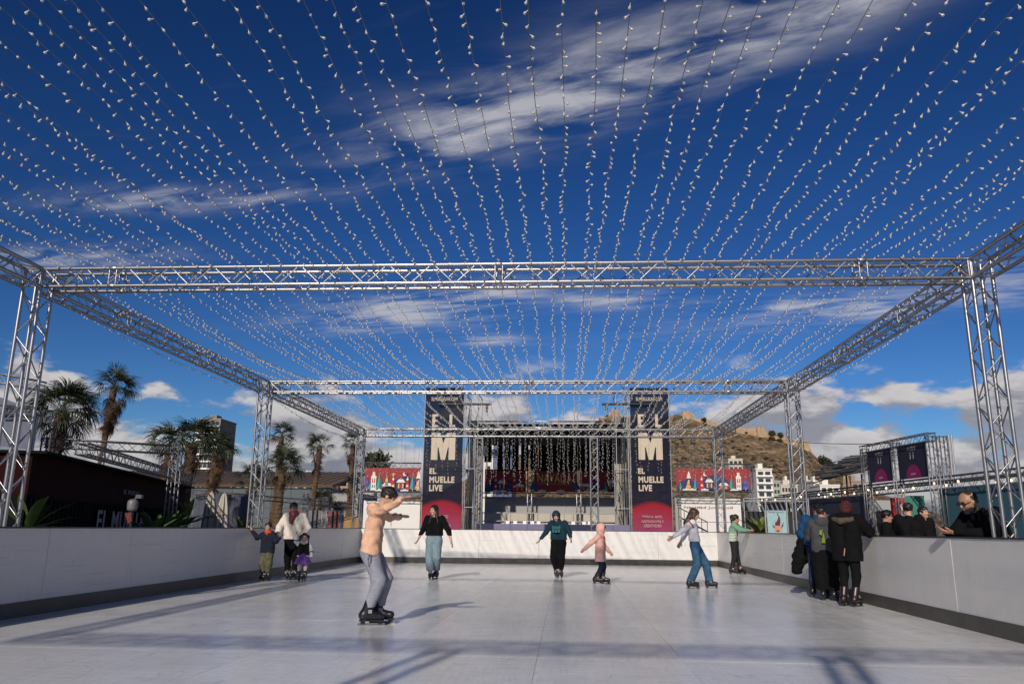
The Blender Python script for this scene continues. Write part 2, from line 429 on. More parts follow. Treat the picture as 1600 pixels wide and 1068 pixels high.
# two more towers carry the far beam
for pxl, nm in ((747.5, 'between the left banner and the stage'), (928.5, 'in front of the stage right side')):
    p = P(pxl, 760, rows_c[2])
    truss('truss_tower', 'slim lattice truss tower under the far beam, ' + nm, (p.x, rows_c[2], -.045), (p.x, rows_c[2], ZB - .03), group=G)

# ------------------------------------------------------------------ string lights
def bulb_mesh(n=8):
    b = MB(); prof = [(.0026, 0), (.0034, .010), (.0046, .020), (.0088, .0265), (.0112, .033), (.0104, .0400), (.0060, .0450), (.0012, .0465)]
    pts = []
    b.lathe([(r * .92, z * .94) for r, z in prof], n)
    return b
BM8 = bulb_mesh(8).mesh('bulb', BULB, True)
bl = MB(); bl.lathe([(.0036, 0), (.005, .020), (.0116, .029), (.0112, .040), (.002, .0465)], 5)
BV = np.array(bl.v); BF = bl.f
def frame_from(d):
    q = Vector(d).to_track_quat('Z', 'Y'); return np.array(q.to_matrix())
rng = np.random.default_rng(3)
def light_string(label, pts, spacing, group, near=7.2, hang=(1.0, .75), base=None, single_ok=True):
    """wire through pts with little bulbs on it"""
    pts = [Vector(p) for p in pts]; o0 = pts[0].copy()
    root = thing('string_light', label, 'string light', o0, 0, group)
    w = MB(); w.tube([p - o0 for p in pts], .0028, 4); w.build('wire', WIRE, root, True)
    seg = np.array([list(p) for p in pts]); dl = np.linalg.norm(np.diff(seg, axis=0), axis=1); cum = np.concatenate([[0], np.cumsum(dl)])
    n = int(cum[-1] / spacing)
    far_v = []; far_f = []
    for k in range(n):
        t = (k + rng.uniform(.25, .75)) * spacing
        p = Vector([np.interp(t, cum, seg[:, c]) for c in range(3)])
        d = Vector((rng.normal(0, 1.0), rng.normal(0, .5), -hang[0] - rng.uniform(-.5, .4)))
        if d.z > .3: d.z *= -1
        d.normalize()
        if single_ok and (p - Vector((0, 0, CAM_H))).length < near and p.y > 2.5:
            m = Matrix.Translation(p - o0) @ d.to_track_quat('Z', 'Y').to_matrix().to_4x4()
            link('bulb', BM8, root, m)
        elif p.y > 1.5 or k % 3 == 0:
            M3 = frame_from(d); b0 = len(far_v) * len(BV)
            far_v.append(BV @ M3.T + np.array(p - o0)); far_f += [tuple(i + b0 for i in f) for f in BF]
    if far_v:
        me = bpy.data.meshes.new('bulbs'); me.from_pydata(np.concatenate(far_v).tolist(), [], far_f); me.materials.append(BULB)
        me.polygons.foreach_set('use_smooth', [True] * len(far_f))
        o = link('bulbs', me, root); o['kind'] = 'stuff'
    return root
NS = 54
order = ['leftmost', 'rightmost']
def nth(i):
    if i < NS // 2: return '%d%s from the left side beam' % (i + 1, {1: 'st', 2: 'nd', 3: 'rd', 21: 'st', 22: 'nd', 23: 'rd'}.get(i + 1, 'th'))
    j = NS - i
    return '%d%s from the right side beam' % (j, {1: 'st', 2: 'nd', 3: 'rd', 21: 'st', 22: 'nd', 23: 'rd'}.get(j, 'th'))
for i in range(NS):
    x = -7.02 + (i + .5) * (12.05 / NS)
    pts = []
    ys = [Y0 + .12] + rows_c
    xs = [x + random.uniform(-.085, .085) for _ in ys]
    for b in range(3):
        ya, yb = ys[b], ys[b + 1]; sag = random.uniform(.06, .38) if b else random.uniform(.03, .26)
        nseg = 14
        for k in range(nseg):
            t = k / nseg
            wob = .012 * math.sin(t * 23 + i) if 0 < t else 0
            pts.append((xs[b] + (xs[b + 1] - xs[b]) * t + wob, ya + (yb - ya) * t, ZT + .03 - sag * 4 * t * (1 - t)))
    pts.append((xs[3], ys[3], ZT + .03))
    # falls over the far beam and hangs as a curtain
    pts += [(xs[3], ys[3] - .155, ZT - .02), (xs[3] + random.uniform(-.02, .02), ys[3] - .17, ZB - .3),
            (xs[3] + random.uniform(-.04, .04), ys[3] - .16, ZB - random.uniform(1.15, 1.6))]
    light_string('string of small white bulbs over the ice, %s' % nth(i), pts, .126, 'rows of string lights under the sky')
# denser fringe between the curtain strands
for i in range(24):
    x = P(760 + i * 8.6, 690, ys[3]).x + random.uniform(-.03, .03)
    z1 = ZB - random.uniform(1.2, 1.75)
    light_string('short curtain strand of white bulbs before the stage, %s in the row' % ('%d%s from the left' % (i + 1, {1: 'st', 2: 'nd', 3: 'rd', 21: 'st', 22: 'nd', 23: 'rd'}.get(i + 1, 'th'))),
                 [(x, ys[3] + .14, ZB - .02), (x + random.uniform(-.03, .03), ys[3] + .14, (ZB + z1) / 2), (x + random.uniform(-.05, .05), ys[3] + .14, z1)], .075,
                 'curtain strands before the stage')
# bulbs wound along the beams
def wound(label, A, B, n, spacing):
    A = Vector(A); B = Vector(B); d = B - A; pts = []
    u = d.cross(Vector((0, 0, 1))).normalized()
    for k in range(n + 1):
        t = k / n; p = A + d * t; a = k * 1.9
        pts.append(p + u * (.15 * math.cos(a)) + Vector((0, 0, .15 * math.sin(a))))
    light_string(label, pts, spacing, 'string lights wound along the beams', near=0)
wound('string of bulbs wound round the nearest cross beam', (XLc, rows_c[0], ZC), (XRc, rows_c[0], ZC), 60, .12)
wound('string of bulbs wound round the middle cross beam', (XLc, rows_c[1], ZC), (XRc, rows_c[1], ZC), 60, .12)
wound('string of bulbs wound round the farthest cross beam', (XLc, rows_c[2], ZC), (XRc, rows_c[2], ZC), 60, .12)
for s_, xc in (('left', XLc), ('right', XRc)):
    wound('string of bulbs wound along the %s side beam' % s_, (xc, 3, ZC), (xc, 27.8, ZC), 110, .14)
    for b in range(2):
        ya, yb = rows_c[b], rows_c[b + 1]
        pts = [(xc + (.1 if s_ == 'left' else -.1), ya + (yb - ya) * t, ZB - .05 - 1.3 * t * (1 - t) * (.5 + .35 * b)) for t in [k / 16 for k in range(17)]]
        light_string('slack string of bulbs sagging below the %s side beam, %s bay' % (s_, ('nearer', 'farther')[b]), pts, .13, 'slack strings under the side beams', near=0)
# ------------------------------------------------------------------ lettering
def text_mesh(s, size, m, bold=0.0, depth=.004, xs=1.0, align='CENTER', font=None):
    cu = bpy.data.curves.new('lettering', 'FONT'); cu.body = s; cu.size = size; cu.align_x = align; cu.align_y = 'BOTTOM_BASELINE'
    cu.extrude = depth / 2; cu.offset = bold; cu.resolution_u = 2; cu.space_character = 1.0 + bold * 3 / max(size, .01)
    o = bpy.data.objects.new('tmp', cu); COL.objects.link(o)
    dg = bpy.context.evaluated_depsgraph_get()
    me = bpy.data.meshes.new_from_object(o.evaluated_get(dg)); me.name = 'lettering'
    bpy.data.objects.remove(o); bpy.data.curves.remove(cu)
    me.transform(Matrix.Diagonal((xs, 1, 1, 1)) ); me.transform(Matrix.Rotation(math.pi / 2, 4, 'X'))
    me.materials.clear(); me.materials.append(m); return me
def fit_text(s, width, height, m, parent, loc, rz=0.0, bold=.0, name='lettering'):
    """block capitals filling width x height, standing upright facing -Y (before rz)"""
    me = text_mesh(s, 1.0, m, bold)
    co = np.empty(len(me.vertices) * 3, 'f'); me.vertices.foreach_get('co', co); co = co.reshape(-1, 3)
    lo, hi = co.min(0), co.max(0)
    sx = width / (hi[0] - lo[0]); sz = height / (hi[2] - lo[2])
    co[:, 0] = (co[:, 0] - (lo[0] + hi[0]) / 2) * sx; co[:, 2] = (co[:, 2] - lo[2]) * sz
    me.vertices.foreach_set('co', co.ravel()); me.update()
    o = link(name, me, parent); o.location = loc; o.rotation_euler = (0, 0, rz); return o

# ------------------------------------------------------------------ hill with fortress
def hill():
    prof = [(560, 800), (700, 760), (800, 716), (880, 676), (925, 662), (940, 652), (958, 645), (990, 652), (1040, 650), (1062, 645), (1082, 653), (1100, 659), (1122, 664), (1140, 672), (1165, 676), (1195, 680),
            (1230, 690), (1262, 700), (1285, 722), (1305, 735), (1330, 748), (1380, 772), (1460, 800), (1560, 822)]
    Yr, Yb = 720.0, 330.0
    R_ = [P(a, b, Yr) for a, b in prof]
    xs = np.linspace(R_[0].x, R_[-1].x, 240); zs = np.interp(xs, [p.x for p in R_], [p.z for p in R_])
    nv = 90; verts = []; faces = []
    for j in range(nv):
        t = j / (nv - 1)
        for i, x in enumerate(xs):
            Yv = Yr + 60 - (Yr + 60 - Yb) * t
            tt = (t - .133) / .867
            if tt < 0: z = zs[i] * (1 - .9 * (-tt / .153) ** 1.2)
            else:
                z = zs[i] * (1 - .18 * min(1, tt * 6) * (1 - tt)) * (1 - tt) ** 1.05
            n = mnoise.fractal(Vector((x / 38, Yv / 38, 1.3)), .9, 2.1, 6); n2 = mnoise.fractal(Vector((x / 9, Yv / 14, 4.3)), 1, 2, 4)
            am = min(1, max(0, tt) * 5) * (1 - t) ** .4
            z = z + (n * 7.5 + n2 * 2.2) * am
            xx = x * Yv / Yr
            verts.append((xx, Yv, max(z, -.6) - .2))
    nx = len(xs)
    for j in range(nv - 1):
        for i in range(nx - 1): faces.append((j * nx + i, (j + 1) * nx + i, (j + 1) * nx + i + 1, j * nx + i + 1))
    me = bpy.data.meshes.new('hill'); me.from_pydata(verts, [], faces)
    m = bpy.data.materials.new('dry_rocky_hillside'); m.use_nodes = True; N = m.node_tree.nodes; L = m.node_tree.links; b = N['Principled BSDF']
    tc = N.new('ShaderNodeTexCoord')
    def no(sc, det, st=(1, 1, 1)):
        mp = N.new('ShaderNodeMapping'); mp.inputs['Scale'].default_value = st; L.new(tc.outputs['Object'], mp.inputs[0])
        n = N.new('ShaderNodeTexNoise'); n.inputs['Scale'].default_value = sc; n.inputs['Detail'].default_value = det; n.inputs['Roughness'].default_value = .68; L.new(mp.outputs[0], n.inputs[0]); return n.outputs[0]
    rp = N.new('ShaderNodeValToRGB'); L.new(no(.05, 8, (1, .6, 2.6)), rp.inputs[0])
    e = rp.color_ramp.elements; e[0].position = .35; e[0].color = (.125, .085, .05, 1); e[1].position = .68; e[1].color = (.42, .285, .16, 1)
    x = rp.color_ramp.elements.new(.5); x.color = (.285, .185, .10, 1)
    rp2 = N.new('ShaderNodeValToRGB'); L.new(no(.21, 7), rp2.inputs[0]); e = rp2.color_ramp.elements; e[0].position = .47; e[0].color = (0, 0, 0, 1); e[1].position = .55; e[1].color = (1, 1, 1, 1)
    mx = N.new('ShaderNodeMix'); mx.data_type = 'RGBA'; L.new(rp2.outputs[0], mx.inputs[0]); L.new(rp.outputs[0], mx.inputs[6]); mx.inputs[7].default_value = (.075, .062, .032, 1)
    L.new(mx.outputs[2], b.inputs['Base Color']); b.inputs['Roughness'].default_value = .95
    bp = N.new('ShaderNodeBump'); bp.inputs['Distance'].default_value = 6; bp.inputs['Strength'].default_value = .8; L.new(no(.16, 8, (1, 1, 1.5)), bp.inputs['Height']); L.new(bp.outputs[0], b.inputs['Normal'])
    me.materials.append(m); o = link('hill', me); tag(o, kind='structure')
    # scrub
    V = np.array(verts); rr = np.random.default_rng(5)
    bl = MB(); bl.lathe([(.25, -.2), (.75, .15), (.95, .5), (.6, .9), (.1, 1.05)], 6); bv = np.array(bl.v); allv = []; allf = []
    idx = rr.choice(np.arange(nx * 12, len(V) - nx * 6), 3300, replace=False)
    c = 0
    for k in idx:
        x, y, z = V[k]
        if z < 4 or mnoise.noise(Vector((x / 30, y / 50, z / 14))) < -.02: continue
        s = rr.uniform(.5, 1.7)
        q = bv * np.array([s * rr.uniform(.8, 1.7), s * 1.2, s * rr.uniform(.5, 1.0)]) * (1 + rr.normal(0, .12, bv.shape)) + np.array([x + rr.uniform(-1.5, 1.5), y + rr.uniform(-2, 2), z - .2])
        allv.append(q); allf += [tuple(i + c for i in f) for f in bl.f]; c += len(bv)
    me = bpy.data.meshes.new('hill_scrub'); me.from_pydata(np.concatenate(allv).tolist(), [], allf)
    me.materials.append(mat('dark_scrub', (.032, .028, .014), .95, 0, .4, .3)); s = link('hill_scrub', me); tag(s, 'dark green scrub dotted over the dry hillside', 'scrub', kind='stuff')
    # fortress on the crest
    root = thing('hill_fortress', 'tan stone fortress walls along the crest of the dry hill', 'fortress', P(1082, 660, Yr))
    o0 = Vector(root.location); st = mat('fortress_stone', (.37, .25, .145), .95, 0, .22, .25, .4, .8)
    def wall(pts, lo=10, th=6, name='rampart'):
        for (a, b) in zip(pts[:-1], pts[1:]):
            A = P(a[0], a[1], Yr - 3); B = P(b[0], b[1], Yr - 3)
            m_ = MB(); d = Vector((0, th, 0))
            m_.prism([A - o0, B - o0, Vector((B.x, B.y, B.z - lo)) - o0, Vector((A.x, A.y, A.z - lo)) - o0], d); m_.build(name, st, root)
    def tower(px0, px1, py, lo=14):
        A = P(px0, py, Yr - 6); B = P(px1, py, Yr - 6); m_ = MB(); m_.boxp((A.x - o0.x, A.y - o0.y, A.z - lo - o0.z), (B.x - o0.x, B.y + 12 - o0.y, A.z - o0.z)); t = m_.build('tower', st, root)
        n = max(2, int((B.x - A.x) / 3)); w = (B.x - A.x) / n
        m_ = MB()
        for k in range(n): m_.boxp((A.x + (k + .15) * w - o0.x, A.y - o0.y, A.z - o0.z), (A.x + (k + .7) * w - o0.x, A.y + 2 - o0.y, A.z + 1.4 - o0.z))
        m_.build('battlement', st, t)
    wall([(938, 652), (950, 651), (953, 643), (968, 642), (972, 650), (992, 650)]); tower(955, 966, 640)
    wall([(1046, 651), (1062, 647), (1068, 644), (1082, 644), (1086, 653), (1104, 655), (1122, 661), (1138, 669)]); tower(1066, 1078, 643); tower(1096, 1104, 653)
    wall([(1150, 666), (1166, 669), (1190, 670), (1193, 670), (1196, 676), (1215, 681), (1231, 684)], 12); wall([(1231, 684), (1262, 691), (1268, 704)], 14); tower(1183, 1194, 669); tower(1256, 1263, 691)
    # trees on the slope crest
    for k, (a, b, r) in enumerate([(1206, 676, 3.2), (1219, 679, 3.0), (1286, 717, 4.2), (1294, 722, 3.6), (1301, 727, 3.4), (1100, 655, 2.4), (973, 655, 3.0)]):
        pt = P(a, b, Yr - 12)
        t = thing('pine_tree', ['small dark pine on the fortress wall top', 'second small dark pine on the fortress wall top', 'largest dark pine at the foot of the fortress corner', 'dark pine beside the largest one below the fortress corner',
                  'lowest dark pine in the clump below the fortress corner', 'dark bush tree right of the banner below the fortress', 'dark tree between stage scaffold and banner below the fortress'][k], 'tree', (pt.x, pt.y, pt.z - r * 1.2), 0, 'dark pines on the hill')
        m_ = MB(); m_.cyl((0, 0, -2), (0, 0, r * .8), .4, .25, 6); m_.build('trunk', mat('pine_bark', (.06, .04, .025), .9), t)
        leafball(t, (0, 0, r * 1.1), (r, r, r * .8), 260, r * .34, mat('pine_needles', (.028, .036, .016), .9, 0, .4, .4))

def leafball(parent, c, rad, n, size, m, name='crown', seed=None):
    rr = np.random.default_rng(seed if seed is not None else random.randrange(1 << 30))
    d = rr.normal(size=(n, 3)); d /= np.linalg.norm(d, axis=1)[:, None]; d *= rr.uniform(.35, 1.05, (n, 1))
    lump = 1 + .25 * np.sin(d[:, :1] * 7 + d[:, 1:2] * 5) * np.cos(d[:, 2:] * 6)
    p = np.array(c) + d * lump * np.array(rad)
    a = rr.normal(size=(n, 3)); a /= np.linalg.norm(a, axis=1)[:, None]; b = np.cross(a, rr.normal(size=(n, 3))); b /= np.linalg.norm(b, axis=1)[:, None]
    s = size * rr.uniform(.5, 1.1, (n, 1))
    v = np.stack([p - a * s, p + b * s * .5, p + a * s, p - b * s * .5], 1).reshape(-1, 3)
    me = bpy.data.meshes.new(name); me.from_pydata(v.tolist(), [], [(4 * i, 4 * i + 1, 4 * i + 2, 4 * i + 3) for i in range(n)]); me.materials.append(m)
    return link(name, me, parent)
hill()

# ------------------------------------------------------------------ far buildings
GLASS = mat('dark_glass', (.035, .045, .055), .12, 0, .3, .5)
def windows_on(root, x0, x1, z0, z1, y, nx, nz, m=GLASS, wf=.62, hf=.55, frame=None):
    w = (x1 - x0) / nx; h_ = (z1 - z0) / nz
    b = MB(); b.boxp((-w * wf / 2, -.10, -h_ * hf / 2), (w * wf / 2, .02, h_ * hf / 2)); me = b.mesh('window', m)
    for i in range(nx):
        for k in range(nz):
            o = link('window', me, root); o.location = (x0 + (i + .5) * w, y, z0 + (k + .5) * h_)
def apartment(label, px0, px1, pyt, Y, depth, floors, bays, wallc, balcony=True, group='far apartment blocks', name='apartment_block', pyb=829):
    A = P(px0, pyt, Y); B = P(px1, pyt, Y); hgt = A.z
    root = thing(name, label, 'building', (A.x, Y, -.05), 0, group)
    w = B.x - A.x; fh = hgt / floors
    m = MB(); m.boxp((0, 0, 0), (w, depth, hgt)); wo = m.build('wall', wallc, root)
    m = MB(); m.boxp((-.2, -.25, hgt), (w + .2, depth + .2, hgt + .5)); m.boxp((w * .3, depth * .3, hgt + .5), (w * .6, depth * .6, hgt + 2.6)); m.build('roof', wallc, root)
    windows_on(root, .3, w - .3, .2, hgt - .1, -.02, bays, floors, wf=.7, hf=.52)
    if balcony:
        bm = MB(); bm.boxp((.1, -1.1, -.06), (w - .1, -.12, .10)); bm.boxp((.1, -1.12, .10), (w - .1, -1.05, .55)); me = bm.mesh('balcony', WHITEPAINT)
        for k in range(1, floors):
            o = link('balcony', me, root); o.location = (0, 0, k * fh)
    # side wall openings to the right
    b = MB(); b.boxp((0, -.8, -.7), (.1, .8, .7)); me = b.mesh('window', GLASS)
    for k in range(floors):
        for j in range(max(1, int(depth / 4))):
            o = link('window', me, root); o.location = (w - .02, 2 + j * 4, (k + .5) * fh)
    return root
cream = mat('cream_render', (.52, .47, .40), .9, 0, .08, .2); white_r = mat('white_render', (.66, .63, .58), .9, 0, .06, .2); greenish = mat('pale_green_render', (.34, .37, .30), .9, 0, .08, .2)
brown_r = mat('brown_render', (.30, .22, .16), .9, 0, .1, .3); redr = mat('dark_red_tiles', (.16, .07, .05), .9, 0, .2, 2); grey_r = mat('grey_render', (.30, .30, .30), .9, 0, .08, .4)
apartment('tall white apartment block with balconies right of the illustrated banner', 1181, 1206, 733, 300, 14, 9, 2, white_r)
apartment('pale green apartment block beside the tall white one', 1207, 1219, 752, 330, 14, 8, 2, greenish, False)
apartment('cream apartment block with dark windows behind the nearest right tower', 1220, 1246, 758, 340, 14, 6, 5, cream, False)
apartment('white apartment block left of the truss tower in the distance', 1226, 1238, 751, 380, 12, 7, 2, white_r, False)
apartment('cream block right of the truss tower below the hill', 1258, 1272, 751, 360, 12, 7, 3, cream, False)
apartment('white slab with blank wall below the hill', 1271, 1283, 752, 345, 12, 7, 1, white_r, False)
apartment('low white block with long balconies below the hill', 1281, 1312, 758, 330, 14, 6, 3, white_r)
apartment('tan low house behind the light cone tree', 1330, 1350, 752, 300, 12, 6, 2, brown_r, False)
apartment('small flat roofed building above the illustrated banner on the hillside', 1138, 1160, 717, 480, 12, 12, 3, cream, False)
apartment('round cornered tower block rising behind the palms on the left', 309, 345, 655, 320, 16, 15, 5, mat('weathered_render', (.25, .235, .205), .9, 0, .12, .2))
apartment('white striped block far behind the palm and arched wall', 524, 548, 748, 300, 12, 6, 3, white_r)
apartment('dark red roofed house behind the leaning palm', 505, 529, 754, 200, 12, 4, 3, redr, False)
apartment('narrow tan bell tower house near the left far truss', 533, 544, 762, 180, 8, 3, 1, brown_r, False)
apartment('pale house roof behind the long brown roof', 462, 492, 750, 190, 9, 4, 2, cream, False)

def long_shed():
    Y = 78.0; A = P(60, 757, Y); B = P(520, 762, Y); Rg = P(60, 737, Y + 14); zt = Rg.z
    root = thing('long_shed', 'long low building with brown sloping metal roof and glass front', 'building', (A.x, Y, -.05))
    w = B.x - A.x; ze = A.z
    m = MB(); m.boxp((.2, .6, 0), (w - .2, 20, ze - .05)); m.build('wall', grey_r, root)
    rm = mat('brown_metal_roof', (.125, .085, .055), .6, .1, .15, .5)
    m = MB(); m.prism([(0, 0, ze), (0, 14, zt), (0, 14, zt + .25), (0, -.1, ze + .25)], (w, 0, 0)); ro = m.build('roof', rm, root)
    sm = MB(); L_ = math.hypot(14, zt - ze); a = math.atan2(zt - ze, 14)
    sm.box((0, 0, 0), (.08, L_, .10)); me = sm.mesh('roof_seam', rm)
    for k in range(int(w / .85)):
        o = link('roof_seam', me, ro); o.location = (.4 + k * .85, 7, (ze + zt) / 2 + .27); o.rotation_euler = (a, 0, 0)
    gm = MB(); gm.boxp((.03, 0, .03), (1.95, .05, .95)); me = gm.mesh('glass_pane', mat('blue_grey_glass', (.10, .115, .125), .15, 0, .2, .3))
    fm = MB(); n = int(w / 2)
    for k in range(n + 1): fm.boxp((k * 2 - .03, .33, 0), (k * 2 + .03, .45, ze))
    for r in range(5): fm.boxp((0, .34, r * ze / 5 - .03), (w, .44, r * ze / 5 + .03))
    fm.build('window_frame', DARKGREY, root)
    for k in range(n):
        for r in range(5):
            o = link('glass_pane', me, root); o.location = (k * 2, .38, r * ze / 5); o.scale = (1, 1, ze / 5)
long_shed()
def arched_wall():
    Y = 62.0; A = P(519, 769, Y); B = P(560, 769, Y); w = B.x - A.x; hgt = A.z
    root = thing('arched_building', 'grey flat building with four narrow arched openings', 'building', (A.x, Y, -.05), 0)
    m = MB(); m.boxp((0, 0, 0), (w, 6, hgt)); m.build('wall', grey_r, root)
    for k in range(4):
        x = P(524 + k * 5, 790, Y).x - A.x; z0 = P(524, 795, Y).z; z1 = P(524, 781, Y).z; r = .13
        pts = [(x - r, -.03, z0), (x + r, -.03, z0)] + [(x + r * math.cos(t), -.03, z1 - r + r * math.sin(t)) for t in np.linspace(0, math.pi, 7)]
        m = MB(); m.prism(pts, (0, .06, 0)); m.build('arch_opening', BLACK, root)
arched_wall()
for k, (a, b, w_) in enumerate([(342, 735, 5), (367, 741, 6), (381, 738, 5)]):
    Y = 95; p = P(a, b, Y); ww = w_ / 1237 * Y * .9
    m = MB(); m.lathe([(ww, p.z - 2.2), (ww * .55, p.z - 1.2), (ww * .2, p.z - .4), (.05, p.z)], 10, c=(0, 0, 0)); 
    for q in range(4): m.cyl((ww * .95 * math.cos(q * 1.571 + .78), ww * .95 * math.sin(q * 1.571 + .78), 0), (ww * .95 * math.cos(q * 1.571 + .78), ww * .95 * math.sin(q * 1.571 + .78), p.z - 2.2), .06, n=5)
    t = thing('peaked_tent', ['white peaked tent top left of the three behind the brown roof', 'white peaked tent top between the other two behind the brown roof', 'white peaked tent top right of the three behind the brown roof'][k], 'tent', (p.x, Y, -.05), 0, 'peaked tents behind the roof')
    m.build('canopy', WHITEPAINT, t, True)

# ------------------------------------------------------------------ banner towers and stage
NAVY = mat('navy_banner', (.016, .018, .042), .7, 0, .25, .7, .1, 3); PINK = mat('pink_banner', (.36, .030, .085), .7, 0, .25, .5, .1, 3)
RED_B = mat('red_banner', (.26, .020, .028), .7, 0, .12, 1); SAND = mat('sand_print', (.50, .42, .33), .75, 0, .05); GOLD = mat('gold_print', (.62, .36, .11), .7, 0, .08)
def banner_mat():
    m = bpy.data.materials.new('navy_to_pink_banner'); m.use_nodes = True; N = m.node_tree.nodes; L = m.node_tree.links; b = N['Principled BSDF']
    tc = N.new('ShaderNodeTexCoord'); sp = N.new('ShaderNodeSeparateXYZ'); L.new(tc.outputs['Object'], sp.inputs[0])
    def M(op, a, c):
        n = N.new('ShaderNodeMath'); n.operation = op
        for i, q in enumerate((a, c)):
            if isinstance(q, (int, float)): n.inputs[i].default_value = q
            else: L.new(q, n.inputs[i])
        return n.outputs[0]
    arc = M('ADD', sp.outputs[2], M('MULTIPLY', M('MULTIPLY', sp.outputs[0], sp.outputs[0]), .28))
    rp = N.new('ShaderNodeValToRGB'); L.new(M('DIVIDE', arc, 8.0), rp.inputs[0]); e = rp.color_ramp.elements
    e[0].position = .18; e[0].color = (.34, .055, .135, 1); e[1].position = .335; e[1].color = (.010, .011, .030, 1)
    q = e.new(.305); q.color = (.36, .018, .035, 1)
    no = N.new('ShaderNodeTexNoise'); no.inputs['Scale'].default_value = .8; no.inputs['Detail'].default_value = 4; L.new(tc.outputs['Object'], no.inputs[0])
    mx = N.new('ShaderNodeMix'); mx.data_type = 'RGBA'; mx.blend_type = 'MULTIPLY'; mx.inputs[0].default_value = .5; L.new(rp.outputs[0], mx.inputs[6]); L.new(no.outputs['Fac'], mx.inputs[7])
    L.new(mx.outputs[2], b.inputs['Base Color']); b.inputs['Roughness'].default_value = .75; b.inputs['Specular IOR Level'].default_value = .12; b.inputs['Alpha'].default_value = .95
    wv = N.new('ShaderNodeTexNoise'); wv.inputs['Scale'].default_value = 1.2; L.new(tc.outputs['Object'], wv.inputs[0]); bp = N.new('ShaderNodeBump'); bp.inputs['Distance'].default_value = .15; bp.inputs['Strength'].default_value = .5
    L.new(wv.outputs['Fac'], bp.inputs['Height']); L.new(bp.outputs[0], b.inputs['Normal'])
    return m
BANNER = banner_mat()
YS = 42.0
def scaffold(root, x0, x1, y0, y1, z1, lift=2.0, r=.026):
    for x in (x0, x1):
        for y in (y0, y1): rod('standard', CHORD_S, root, (x, y, 0), (x, y, z1), r)
    k = 0; z = .25
    while z < z1:
        for y in (y0, y1): rod('ledger', CHORD_S, root, (x0, y, z), (x1, y, z), r * .9)
        for x in (x0, x1): rod('transom', CHORD_S, root, (x, y0, z), (x, y1, z), r * .9)
        if z + lift < z1:
            a, b = (x0, x1) if k % 2 else (x1, x0)
            rod('diagonal', CHORD_S, root, (a, y1, z), (b, y1, z + lift), r * .8); rod('diagonal', CHORD_S, root, (x0 if k % 2 else x1, y0, z), (x0 if k % 2 else x1, y1, z + lift), r * .8)
        z += lift; k += 1
CHORD_S = unit_cyl(8, STEEL, 'scaffold_tube')
